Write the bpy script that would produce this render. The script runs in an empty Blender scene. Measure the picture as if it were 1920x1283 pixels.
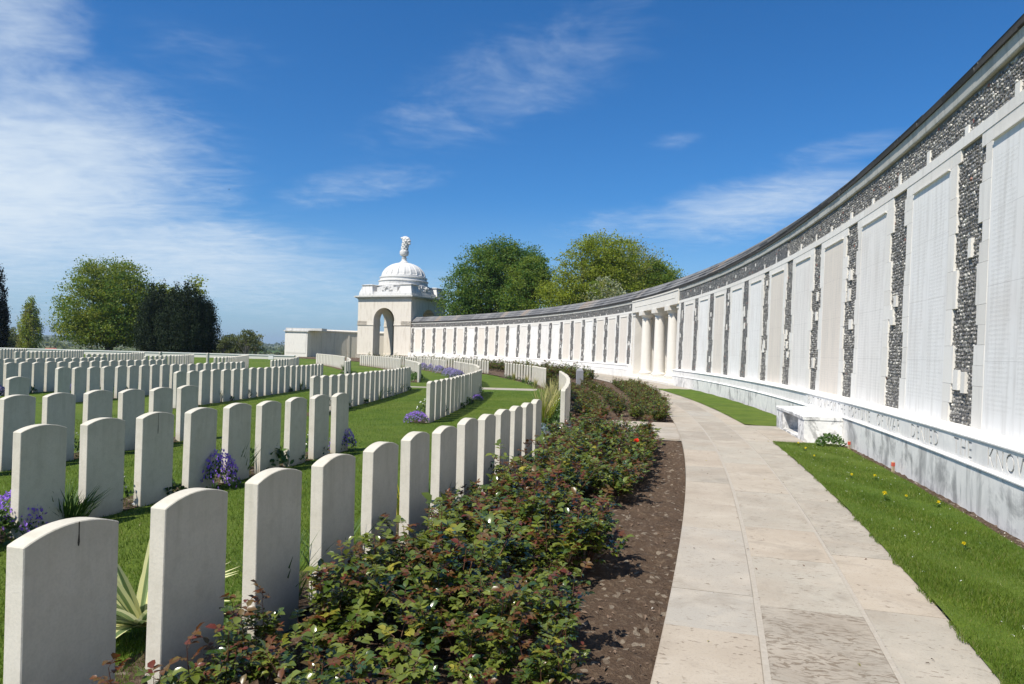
import bpy, bmesh, math, random
import numpy as np
from mathutils import Vector, Matrix
R = math.radians
rnd = random.Random(7)
nr = np.random.default_rng(11)
sc = bpy.context.scene
# ------------------------------------------------------------------ camera
cam_d = bpy.data.cameras.new('camera'); cam = bpy.data.objects.new('camera', cam_d)
sc.collection.objects.link(cam); sc.camera = cam
cam_d.sensor_width = 36; cam_d.lens = 25.16; cam_d.clip_start = .05; cam_d.clip_end = 9000
cam.matrix_world = (Matrix.Translation((0, 0, 1.45)) @ Matrix.Rotation(R(90) + .01124, 4, 'X') @ Matrix.Rotation(.026185, 4, 'Z'))
# ------------------------------------------------------------------ sun, sky, exposure
SUN_AZ, SUN_EL = R(227), R(55)
sd = Vector((math.sin(SUN_AZ) * math.cos(SUN_EL), math.cos(SUN_AZ) * math.cos(SUN_EL), math.sin(SUN_EL)))
sun_d = bpy.data.lights.new('sun', 'SUN'); sun_d.energy = 5.0; sun_d.angle = R(.53); sun_d.color = (1, .94, .84)
sun = bpy.data.objects.new('sun', sun_d); sc.collection.objects.link(sun)
sun.rotation_euler = (-sd).to_track_quat('-Z', 'Y').to_euler(); sun.location = (-20, -20, 40)
sc.view_settings.view_transform = 'Standard'; sc.view_settings.look = 'None'
sc.view_settings.gamma = 1; sc.view_settings.exposure = .40
sc.view_settings.use_curve_mapping = False
sc.cycles.max_bounces = 6; sc.cycles.transparent_max_bounces = 4; sc.cycles.volume_bounces = 0


class N:
    """tiny node helper"""
    def __init__(s, tree):
        s.t = tree; s.n = tree.nodes; s.l = tree.links; s.n.clear()
    def new(s, typ, **kw):
        n = s.n.new(typ)
        for k, v in kw.items():
            setattr(n, k, v)
        return n
    def set(s, sock, v):
        if hasattr(v, 'links') or isinstance(v, bpy.types.NodeSocket): s.l.new(v, sock)
        elif isinstance(v, (tuple, list)) and len(v) == 3 and sock.type == 'RGBA': sock.default_value = (*v, 1)
        else: sock.default_value = v
    def math(s, op, a, b=0., c=None, clamp=False):
        n = s.n.new('ShaderNodeMath'); n.operation = op; n.use_clamp = clamp
        s.set(n.inputs[0], a); s.set(n.inputs[1], b)
        if c is not None: s.set(n.inputs[2], c)
        return n.outputs[0]
    def vmath(s, op, a, b=(0, 0, 0)):
        n = s.n.new('ShaderNodeVectorMath'); n.operation = op
        s.set(n.inputs[0], a); s.set(n.inputs[1], b); return n.outputs[0]
    def mapr(s, v, a, b, c=0., d=1., smooth=False):
        n = s.n.new('ShaderNodeMapRange'); n.clamp = True
        if smooth: n.interpolation_type = 'SMOOTHSTEP'
        s.set(n.inputs[0], v)
        for i, x in enumerate((a, b, c, d)): n.inputs[i + 1].default_value = x
        return n.outputs[0]
    def noise(s, vec, scale, detail=3., rough=.55, dist=0., out=0):
        n = s.n.new('ShaderNodeTexNoise'); s.set(n.inputs['Vector'], vec)
        n.inputs['Scale'].default_value = scale; n.inputs['Detail'].default_value = detail
        n.inputs['Roughness'].default_value = rough; n.inputs['Distortion'].default_value = dist
        return n.outputs[out]
    def voro(s, vec, scale, feature='F1'):
        n = s.n.new('ShaderNodeTexVoronoi'); n.feature = feature; s.set(n.inputs['Vector'], vec)
        n.inputs['Scale'].default_value = scale; return n
    def mix(s, f, a, b, blend='MIX'):
        n = s.n.new('ShaderNodeMix'); n.data_type = 'RGBA'; n.blend_type = blend
        s.set(n.inputs[0], f); s.set(n.inputs[6], a); s.set(n.inputs[7], b); return n.outputs[2]
    def ramp(s, f, stops, const=False):
        n = s.n.new('ShaderNodeValToRGB'); s.set(n.inputs[0], f); e = n.color_ramp.elements
        if const: n.color_ramp.interpolation = 'CONSTANT'
        while len(e) < len(stops): e.new(.5)
        for i, (p, c) in enumerate(stops): e[i].position = p; e[i].color = (*c, 1)
        return n.outputs[0]
    def comb(s, x, y, z=0.):
        n = s.n.new('ShaderNodeCombineXYZ')
        for i, v in enumerate((x, y, z)): s.set(n.inputs[i], v)
        return n.outputs[0]
    def sep(s, v):
        n = s.n.new('ShaderNodeSeparateXYZ'); s.set(n.inputs[0], v); return n.outputs
    def bump(s, h, strength=.3, dist=.01):
        n = s.n.new('ShaderNodeBump'); n.inputs['Strength'].default_value = strength
        n.inputs['Distance'].default_value = dist; s.set(n.inputs['Height'], h); return n.outputs[0]
    def obj(s): return s.n.new('ShaderNodeTexCoord').outputs['Object']
    def pos(s): return s.n.new('ShaderNodeNewGeometry').outputs['Position']
    def uv(s):
        n = s.n.new('ShaderNodeUVMap'); n.uv_map = 'UVMap'; return n.outputs[0]
    def rand(s): return s.n.new('ShaderNodeObjectInfo').outputs['Random']
    def island(s): return s.n.new('ShaderNodeNewGeometry').outputs['Random Per Island']
    def attr(s, name):
        n = s.n.new('ShaderNodeAttribute'); n.attribute_name = name; return n.outputs['Fac']
    def out(s, color, rough=.8, normal=None, spec=.3, sub=None):
        b = s.n.new('ShaderNodeBsdfPrincipled'); s.set(b.inputs['Base Color'], color)
        s.set(b.inputs['Roughness'], rough); b.inputs['Specular IOR Level'].default_value = spec
        if normal is not None: s.l.new(normal, b.inputs['Normal'])
        o = s.n.new('ShaderNodeOutputMaterial'); sh = b.outputs[0]
        if sub is not None:
            t = s.n.new('ShaderNodeBsdfTranslucent'); s.set(t.inputs[0], sub[1])
            m = s.n.new('ShaderNodeMixShader'); m.inputs[0].default_value = sub[0]
            s.l.new(sh, m.inputs[1]); s.l.new(t.outputs[0], m.inputs[2]); sh = m.outputs[0]
        s.l.new(sh, o.inputs[0])


w = bpy.data.worlds.new('World'); sc.world = w; w.use_nodes = True
n = N(w.node_tree)
sky = n.n.new('ShaderNodeTexSky'); sky.sky_type = 'NISHITA'; sky.sun_disc = False
sky.sun_elevation = SUN_EL; sky.sun_rotation = SUN_AZ; sky.altitude = 50
sky.air_density = 1.0; sky.dust_density = .6; sky.ozone_density = 2.2
hs = n.n.new('ShaderNodeHueSaturation'); hs.inputs['Saturation'].default_value = 1.1; hs.inputs['Value'].default_value = 1.0
n.l.new(n.mix(1., sky.outputs[0], (.60, .95, 1.33), 'MULTIPLY'), hs.inputs['Color'])
d = n.sep(n.n.new('ShaderNodeTexCoord').outputs['Generated'])
yy = n.math('MAXIMUM', n.math('ABSOLUTE', d[1]), .12)
U = n.math('DIVIDE', d[0], yy); V = n.math('DIVIDE', d[2], yy)
zc = n.math('ADD', n.math('MAXIMUM', d[2], 0.), .10)
P = n.comb(n.math('DIVIDE', d[0], zc), n.math('DIVIDE', d[1], zc), 0.)
M = None
for cu, cv, ru, rv, ang, amp in ((-.76, .21, .46, .24, 0, 1.08), (-.72, .46, .17, .22, 0, .62), (-.50, .12, .46, .10, -6, .8),
                                 (-.62, .30, .34, .10, -28, .6), (-.22, .225, .19, .04, 10, .36), (.0, .385, .34, .11, 24, .32),
                                 (-.44, .40, .2, .08, -10, .18), (.36, .215, .26, .065, 12, .58), (.47, .295, .17, .03, 12, .32), (.22, .30, .06, .02, 5, .3),
                                 (.16, .18, .18, .04, 8, .3), (-.2, .07, .5, .06, 0, .35)):
    a = R(ang); x = n.math('SUBTRACT', U, cu); y = n.math('SUBTRACT', V, cv)
    xr = n.math('ADD', n.math('MULTIPLY', x, math.cos(a) / ru), n.math('MULTIPLY', y, math.sin(a) / ru))
    yr = n.math('SUBTRACT', n.math('MULTIPLY', y, math.cos(a) / rv), n.math('MULTIPLY', x, math.sin(a) / rv))
    r2 = n.math('ADD', n.math('MULTIPLY', xr, xr), n.math('MULTIPLY', yr, yr))
    m = n.mapr(n.math('SQRT', r2), 1.05, .12, 0, amp, True)
    M = m if M is None else n.math('MAXIMUM', M, m)
wp_ = n.vmath('ADD', P, n.vmath('MULTIPLY', n.noise(P, 1.6, 2, .5, 0, 1), (.55, .35, 0)))
f1 = n.noise(n.vmath('MULTIPLY', wp_, (1., .75, 1)), 1.25, 6, .58); f2 = n.noise(n.vmath('MULTIPLY', wp_, (1., 1.5, 1)), 8.5, 3, .6); f3 = n.noise(n.vmath('MULTIPLY', wp_, (.9, 1.5, 1)), 3.3, 4, .6)
cl = n.math('ADD', n.math('MULTIPLY', f1, .42), n.math('ADD', n.math('MULTIPLY', f2, .30), n.math('MULTIPLY', f3, .28)))
den = n.mapr(n.math('ADD', cl, n.math('MULTIPLY', M, .62)), .50, 1.30, 0, 1., True)
den = n.math('MULTIPLY', den, n.mapr(M, 0, .22, 0, 1., True))
# pale haze of the air close to the horizon
hz = n.mapr(V, .22, .0, 0, .5, True)
skyc = n.mix(hz, hs.outputs[0], (4.4, 6.2, 8.3))
colr = n.mix(den, skyc, (7.4, 8.5, 9.6))
bg = n.n.new('ShaderNodeBackground'); n.l.new(colr, bg.inputs[0]); bg.inputs[1].default_value = .074
wo = n.n.new('ShaderNodeOutputWorld'); n.l.new(bg.outputs[0], wo.inputs[0])

# ------------------------------------------------------------------ materials
MATS = {}
def mat(name, fn):
    m = bpy.data.materials.new(name); m.use_nodes = True; fn(N(m.node_tree)); MATS[name] = m; return m

def m_headstone(n):
    o = n.obj(); r = n.rand(); off = n.vmath('ADD', o, n.comb(n.math('MULTIPLY', r, 37.), n.math('MULTIPLY', r, 91.), 0.))
    big = n.noise(n.vmath('MULTIPLY', off, (1, 1, .55)), 3.2, 4, .6); fine = n.noise(off, 90, 3, .6); st = n.noise(n.vmath('MULTIPLY', off, (9, 9, .9)), 1.6, 4, .6)
    c = n.mix(big, (.54, .495, .41), (.70, .66, .575))
    c = n.mix(n.mapr(n.noise(off, 13, 5, .65), .48, .72, 0, .35), c, (.42, .385, .31))
    z = n.sep(o)[2]
    c = n.mix(n.math('MULTIPLY', n.mapr(st, .48, .74, 0, .5), n.mapr(z, .25, .8)), c, (.33, .31, .23))      # rain streaks from the top
    c = n.mix(n.math('MULTIPLY', n.mapr(n.math('ADD', z, n.math('MULTIPLY', big, .10)), .20, .04), .6), c, (.34, .31, .21))  # soil splash
    c = n.mix(n.mapr(n.math('ADD', z, n.math('MULTIPLY', big, .12)), .70, .9, 0, .45), c, (.42, .40, .31))
    c = n.mix(n.mapr(fine, .45, .62, 0, .25), c, (.45, .43, .37))
    n.out(c, .85, n.bump(fine, .35, .003), .2)
mat('portland stone', m_headstone)

def stone_mat(base1, base2, stain, amt, scale=1., joints=None, fine=.004):
    def f(n):
        u = n.uv(); t = n.attr('tint')
        big = n.noise(u, 1.1 * scale, 5, .6); ver = n.noise(n.vmath('MULTIPLY', u, (5.5, .8, 1)), 1.3 * scale, 5, .62)
        fi = n.noise(u, 60, 3, .6)
        c = n.mix(n.math('ADD', n.math('MULTIPLY', t, .6), n.math('MULTIPLY', big, .4)), base1, base2)
        c = n.mix(n.math('MULTIPLY', n.mapr(ver, .5, .72), amt), c, stain)
        c = n.mix(n.mapr(fi, .45, .7, 0, .10), c, stain)
        h = fi
        if joints:
            b = n.n.new('ShaderNodeTexBrick'); n.l.new(u, b.inputs['Vector'])
            b.inputs['Scale'].default_value = 1; b.inputs['Brick Width'].default_value = joints[0]; b.inputs['Row Height'].default_value = joints[1]
            b.inputs['Mortar Size'].default_value = .0035; b.inputs['Mortar Smooth'].default_value = .2
            b.offset = .5 if len(joints) < 3 else joints[2]
            c = n.mix(n.math('MULTIPLY', b.outputs['Fac'], .45), c, (.30, .28, .25))
            h = n.math('SUBTRACT', n.math('MULTIPLY', fi, .3), b.outputs['Fac'])
        n.out(c, .82, n.bump(h, .35, fine), .2)
    return f
mat('ashlar', stone_mat((.69, .655, .59), (.80, .775, .72), (.46, .44, .41), .38))
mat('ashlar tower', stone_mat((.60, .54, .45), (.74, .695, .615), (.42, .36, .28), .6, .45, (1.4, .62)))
mat('dome stone', stone_mat((.55, .54, .52), (.68, .665, .635), (.30, .295, .285), .65, .5))
mat('weathered and shade grey', stone_mat((.46, .45, .40), (.60, .585, .54), (.22, .21, .18), .6))  # weathered cornices; the same grey paints shade behind the columns
mat('column stone', stone_mat((.66, .62, .55), (.75, .72, .66), (.48, .44, .38), .3, .6, (9, .95)))

def m_plinth(n, dirt=1.):
    u = n.uv(); big = n.noise(n.vmath('MULTIPLY', u, (1.3, 1.0, 1)), 1.1, 6, .68, .8); b2 = n.noise(u, 4.2, 6, .68, .4); ver = n.noise(n.vmath('MULTIPLY', u, (7, .8, 1)), 1., 4, .6)
    fi = n.noise(u, 70, 2, .6); v = n.sep(u)[1]; slab = n.noise(n.comb(n.math('SNAP', n.sep(u)[0], .9), 0., 0.), 3.3, 0)
    c = n.mix(n.mapr(b2, .35, .65), (.70, .685, .655), (.85, .825, .775))
    c = n.mix(n.mapr(slab, .35, .65, 0, .35), c, (.72, .69, .64))
    lo = n.mapr(v, .66, .60, .22, 1.)
    g = n.math('MULTIPLY', n.mapr(n.math('ADD', n.math('MULTIPLY', big, .72), n.math('MULTIPLY', ver, .28)), .51, .62), lo)
    c = n.mix(n.math('MULTIPLY', g, .80 * dirt), c, (.24, .235, .23))
    c = n.mix(n.mapr(n.math('MULTIPLY', b2, ver), .32, .44, 0, .3), c, (.40, .41, .43))
    c = n.mix(n.mapr(n.math('ADD', v, n.math('MULTIPLY', b2, -.12)), .05, -.06, 0, .6), c, (.20, .20, .19))
    b = n.n.new('ShaderNodeTexBrick'); n.l.new(u, b.inputs['Vector']); b.inputs['Scale'].default_value = 1
    b.inputs['Brick Width'].default_value = .9; b.inputs['Row Height'].default_value = 8; b.inputs['Mortar Size'].default_value = .003
    c = n.mix(n.math('MULTIPLY', b.outputs['Fac'], .35), c, (.3, .3, .3))
    n.out(c, .7, n.bump(fi, .3, .003), .3)
mat('plinth stone', m_plinth)
mat('clean plinth stone', lambda n: m_plinth(n, .25))

def m_bench(n):
    p = n.pos(); a = n.noise(p, 3.4, 6, .7, .5); b = n.noise(p, 9, 5, .7); z = n.sep(p)[2]
    c = n.mix(n.mapr(b, .35, .65), (.66, .655, .64), (.82, .805, .77))
    c = n.mix(n.math('MULTIPLY', n.mapr(n.math('ADD', n.math('MULTIPLY', a, .7), n.math('MULTIPLY', b, .3)), .49, .56), .72), c, (.22, .22, .215))
    n.out(c, .8, n.bump(n.noise(p, 60, 3), .3, .004), .25)
mat('bench stone', m_bench)
def m_panel(n):
    u = n.uv(); t = n.attr('tint'); x, y, _ = n.sep(u)
    big = n.noise(u, .8, 4, .6); ver = n.noise(n.vmath('MULTIPLY', u, (9, .7, 1)), 1.2, 5, .6); fi = n.noise(u, 60, 3)
    c = n.mix(n.mapr(t, .35, .65), (.70, .635, .55), (.79, .775, .74))
    c = n.mix(n.math('MULTIPLY', n.mapr(ver, .46, .70), .5), c, (.52, .495, .45))
    c = n.mix(n.mapr(big, .5, .75, 0, .25), c, (.60, .53, .46))
    # carved name lines, two columns, 4.6 cm pitch
    fr = n.math('FRACT', n.math('DIVIDE', y, .046)); row = n.mapr(n.math('ABSOLUTE', n.math('SUBTRACT', fr, .5)), .30, .22)
    rid = n.math('FLOOR', n.math('DIVIDE', y, .046))
    lx = n.attr('lx'); ln = n.noise(n.comb(n.math('FLOOR', n.math('MULTIPLY', lx, 2.)), rid, 3.), 7.7, 0)
    cx = n.math('FRACT', n.math('MULTIPLY', lx, 2.)); inn = n.math('MULTIPLY', n.math('GREATER_THAN', cx, .10), n.math('LESS_THAN', cx, n.math('ADD', .45, n.math('MULTIPLY', ln, .75))))
    ch = n.noise(n.comb(n.math('MULTIPLY', x, 1.), n.math('MULTIPLY', y, .6), 0), 95, 2, .8)
    txt = n.math('MULTIPLY', n.math('MULTIPLY', row, inn), n.mapr(ch, .47, .56))
    top = n.math('LESS_THAN', n.math('MULTIPLY', n.math('SUBTRACT', y, .95), n.math('SUBTRACT', y, 3.52)), 0.)
    txt = n.math('MULTIPLY', txt, top)
    c = n.mix(n.math('MULTIPLY', txt, .20), c, (.36, .34, .31))
    jy = n.math('ABSOLUTE', n.math('SUBTRACT', n.math('FRACT', n.math('DIVIDE', n.math('ADD', y, .06), .76)), .5))
    jt = n.mapr(jy, .496, .4985)
    c = n.mix(n.math('MULTIPLY', jt, .5), c, (.32, .30, .28))
    n.out(c, .8, n.bump(n.math('SUBTRACT', n.math('MULTIPLY', fi, .25), txt), .3, .003), .2)
mat('carved panel stone', m_panel)

def m_flint(n):
    u = n.uv(); wob = n.noise(u, 9, 2, .6, 0, 1)
    p = n.vmath('ADD', n.vmath('MULTIPLY', u, (14.5, 17.5, 1)), n.vmath('MULTIPLY', wob, (1.1, 1.1, 0)))
    v = n.voro(p, 1.); e = n.voro(p, 1., 'DISTANCE_TO_EDGE'); cr = n.sep(v.outputs['Color'])
    v2 = n.noise(u, 55, 4, .7)
    c = n.ramp(cr[0], [(0, (.022, .022, .023)), (.3, (.06, .06, .061)), (.60, (.115, .112, .108)), (.80, (.20, .19, .175)), (.92, (.36, .35, .31)), (1., (.60, .58, .52))])
    c = n.mix(n.mapr(v2, .42, .66, 0, .75), c, n.mix(cr[1], (.03, .031, .036), (.27, .27, .265)))
    c = n.mix(n.mapr(cr[2], .988, .989, 0, 1), c, (.26, .075, .045))
    ed = e.outputs['Distance']
    c = n.mix(n.math('MULTIPLY', n.mapr(ed, .085, .03), n.mapr(n.noise(u, 22, 2), .42, .60, .10, .9)), c, (.36, .34, .29))
    h = n.math('ADD', n.mapr(ed, 0, .3), n.math('MULTIPLY', v2, .35))
    n.out(c, n.mapr(v2, .3, .7, .25, .7), n.bump(h, 1., .035), .6)
mat('knapped flint', m_flint)
def m_nodule(n):
    r = n.island(); u = n.uv(); v2 = n.noise(n.pos(), 60, 4, .7)
    c = n.ramp(r, [(0, (.032, .030, .028)), (.25, (.078, .074, .071)), (.5, (.13, .125, .118)), (.7, (.19, .18, .165)), (.84, (.27, .26, .235)), (.94, (.44, .425, .38)), (.993, (.60, .58, .52)), (.996, (.30, .095, .055))])
    c = n.mix(n.mapr(v2, .45, .66, 0, .5), c, (.31, .30, .28))
    n.out(c, n.mapr(v2, .3, .7, .2, .6), n.bump(v2, .6, .006), .6)
mat('flint nodule', m_nodule)

def m_roof(n):
    u = n.uv(); t = n.attr('tint'); a = n.noise(u, 2.2, 5, .65); b = n.noise(u, 26, 4, .65)
    c = n.ramp(t, [(0, (.10, .10, .105)), (.45, (.165, .165, .17)), (.8, (.22, .215, .21)), (1, (.27, .21, .165))])
    c = n.mix(n.mapr(a, .45, .7, 0, .5), c, (.29, .285, .265))
    c = n.mix(n.mapr(b, .50, .66, 0, .7), c, (.05, .05, .05))
    n.out(c, .9, n.bump(b, .6, .01), .2)
mat('roof slab', m_roof)

def m_path(n):
    u = n.uv(); t = n.attr('tint'); p = n.attr('pit'); fi = n.noise(u, 75, 3, .65); a = n.noise(u, 3.0, 5, .62)
    c = n.ramp(t, [(0, (.29, .26, .215)), (.35, (.36, .33, .275)), (.7, (.385, .33, .262)), (1, (.345, .325, .285))])
    c = n.mix(n.mapr(a, .45, .7, 0, .6), c, (.45, .40, .33))
    c = n.mix(n.mapr(n.noise(u, 1.3, 4, .6), .46, .7, 0, .55), c, (.30, .25, .195))
    c = n.mix(n.mapr(fi, .52, .7, 0, .35), c, (.22, .19, .16))
    # shelly pits, drawn out across the slab
    gr = n.noise(u, 2.4, 6, .72, .6); c = n.mix(n.mapr(gr, .53, .66, 0, .5), c, (.235, .205, .165))
    pu = n.vmath('ADD', n.vmath('MULTIPLY', u, (17, 46, 1)), n.vmath('MULTIPLY', n.noise(u, 5, 2, .6, 0, 1), (3, 6, 0)))
    pv = n.noise(pu, 1., 4, .6)
    th = n.math('SUBTRACT', .655, n.math('MULTIPLY', p, .135))
    pit = n.math('MULTIPLY', n.mapr(n.math('SUBTRACT', pv, th), 0, .03), n.mapr(n.noise(u, 4.5, 3), .38, .55, .15, 1))
    c = n.mix(n.math('MULTIPLY', pit, .8), c, (.155, .12, .085))
    n.out(c, .85, n.bump(n.math('SUBTRACT', n.math('MULTIPLY', fi, .4), pit), .5, .006), .25)
mat('path slab', m_path)
mat('joint mortar', lambda n: n.out(n.mix(n.noise(n.pos(), 40, 3), (.28, .25, .21), (.44, .40, .34)), .95, n.bump(n.noise(n.pos(), 120, 2), .6, .006)))

def m_soil(n):
    p = n.pos(); a = n.noise(p, 3, 4); b = n.noise(p, 28, 5, .7); v = n.voro(p, 34); cr = n.sep(v.outputs['Color'])
    c = n.mix(a, (.070, .045, .030), (.140, .096, .065)); c = n.mix(n.mapr(b, .5, .7, 0, .7), c, (.22, .165, .115))
    c = n.mix(n.mapr(cr[0], .93, .95, 0, .8), c, (.30, .25, .19))
    n.out(c, .95, n.bump(n.math('ADD', b, n.math('MULTIPLY', n.noise(p, 110, 3, .7), .5)), 1., .035), .15)
mat('soil', m_soil)

def grass_col(n, p):
    a = n.noise(p, .22, 3, .6); b = n.noise(p, 2.2, 5, .65); c3 = n.noise(n.vmath('MULTIPLY', p, (1, 1, 0)), 45, 3, .75)
    c = n.mix(n.mapr(b, .3, .7), (.062, .112, .012), (.130, .185, .022))
    c = n.mix(n.mapr(a, .42, .66, 0, .6), c, (.165, .195, .036))
    c = n.mix(n.mapr(n.noise(p, .9, 4, .7), .50, .68, 0, .5), c, (.045, .090, .010))
    return n.mix(n.mapr(c3, .38, .7, 0, .6), c, (.030, .066, .008)), c3
def m_lawn(n):
    p = n.pos(); c, h = grass_col(n, p); n.out(c, .85, n.bump(h, .8, .03), .15)
mat('lawn grass', m_lawn)
def m_blade(n):
    r = n.island(); c = n.ramp(r, [(0, (.080, .140, .012)), (.5, (.135, .205, .020)), (.85, (.19, .245, .035)), (1, (.32, .29, .11))])
    c = n.mix(n.mapr(n.noise(n.pos(), 1.7, 4), .35, .7, 0, .55), c, (.04, .09, .01))
    n.out(c, .5, None, .3, (.35, n.mix(.5, c, (.16, .26, .02))))
mat('grass blade', m_blade)
def m_field(n):
    p = n.pos(); a = n.noise(n.vmath('MULTIPLY', p, (1, .3, 1)), .006, 3); v = n.voro(n.vmath('MULTIPLY', p, (1, .35, 0)), .006)
    c = n.mix(n.sep(v.outputs['Color'])[0], (.06, .11, .02), (.17, .15, .08)); c = n.mix(n.mapr(n.noise(p, .5, 5), .3, .7, 0, .35), c, (.04, .07, .015))
    n.out(c, .95, None, .05)
mat('field', m_field)
def solid(name, c, rough=.8, var=.25, scale=20., spec=.3):
    mat(name, lambda n: n.out(n.mix(n.noise(n.obj(), scale, 4, .6), tuple(x * (1 - var) for x in c), tuple(min(1, x * (1 + var)) for x in c)), rough, None, spec))

def leafmat(name, c1, c2, rough=.5, spec=.4, tr=.25, trc=None):
    def f(n):
        r = n.island(); c = n.mix(r, c1, c2)
        n.out(c, rough, None, spec, (tr, trc or tuple(min(1, x * 1.7) for x in c2)))
    mat(name, f)
leafmat('rose leaf green', (.075, .105, .014), (.165, .195, .034), .22, .8, .2)
leafmat('rose leaf dark', (.030, .060, .010), (.070, .105, .018), .22, .8, .15)
leafmat('rose leaf bronze', (.110, .026, .016), (.110, .080, .022), .35, .5, .2, (.28, .08, .02))
leafmat('rose leaf yellow', (.20, .20, .03), (.32, .28, .04), .5, .3, .3)
leafmat('rose cane', (.10, .035, .02), (.12, .07, .035), .6, .3, 0)
leafmat('old rose wood', (.16, .12, .09), (.24, .19, .15), .9, .1, 0)
leafmat('red petal', (.55, .02, .012), (.7, .05, .02), .5, .3, .3)
leafmat('maple leaf', (.075, .125, .014), (.165, .215, .024), .6, .25, .35)
leafmat('maple leaf olive', (.120, .150, .016), (.215, .240, .030), .6, .25, .35)
leafmat('dark tree leaf', (.034, .088, .012), (.078, .150, .018), .6, .25, .3)
leafmat('lime tree leaf', (.135, .185, .014), (.255, .300, .028), .6, .25, .4)
leafmat('budding leaf', (.15, .155, .045), (.24, .23, .07), .6, .2, .35)
leafmat('yew leaf', (.010, .020, .008), (.022, .036, .012), .7, .15, .05)
leafmat('cypress leaf', (.006, .010, .008), (.012, .016, .010), .7, .15, .03)
leafmat('white blossom', (.24, .26, .13), (.38, .39, .24), .6, .2, .3)
leafmat('hedge leaf', (.060, .080, .022), (.115, .130, .040), .7, .2, .3)
leafmat('aubrieta purple', (.20, .09, .50), (.36, .20, .72), .6, .2, .25)
leafmat('lilac bloom', (.20, .17, .36), (.33, .29, .48), .6, .2, .2)
leafmat('herb leaf', (.035, .075, .015), (.085, .15, .03), .5, .35, .25)
leafmat('dark herb leaf', (.018, .045, .012), (.04, .08, .02), .5, .35, .2)
leafmat('blue grey leaf', (.17, .23, .27), (.28, .35, .40), .6, .2, .2)
leafmat('straw leaf', (.30, .27, .10), (.46, .42, .17), .6, .2, .3)
leafmat('yucca leaf edge', (.60, .58, .25), (.70, .68, .38), .45, .4, .2)
leafmat('yucca leaf middle', (.13, .20, .08), (.20, .27, .12), .45, .4, .2)
leafmat('dandelion yellow', (.80, .60, .01), (.90, .70, .03), .6, .2, .2)
leafmat('daisy white', (.75, .75, .70), (.85, .85, .80), .6, .2, .2)
solid('roof slab edge', (.055, .053, .05), .95, .6, 25)
solid('flint mortar', (.20, .185, .155), .95, .3, 30)
solid('bark', (.085, .07, .055), .9, .4, 8)
solid('grey bark', (.20, .185, .165), .9, .3, 8)
solid('carved groove shade', (.47, .46, .44), .9, .2, 12)  # darker than the plinth: shade of the cut letters put into colour
solid('pale stone', (.62, .59, .53), .85, .15)
solid('grey post stone', (.28, .28, .29), .85, .2)
solid('stake wood', (.42, .33, .22), .85, .3)
solid('red paint', (.55, .10, .06), .6, .1)
solid('brick', (.30, .13, .09), .9, .3, 2)
solid('roof tile', (.34, .12, .075), .9, .3, 2)
solid('white render', (.7, .69, .66), .9, .1)
solid('feather', (.03, .03, .035), .8, .2)
solid('dark void', (.05, .045, .04), .9, .1)
solid('wood chip', (.15, .105, .075), .9, .5, 30)
solid('pebble', (.45, .42, .37), .8, .3, 10)

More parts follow.
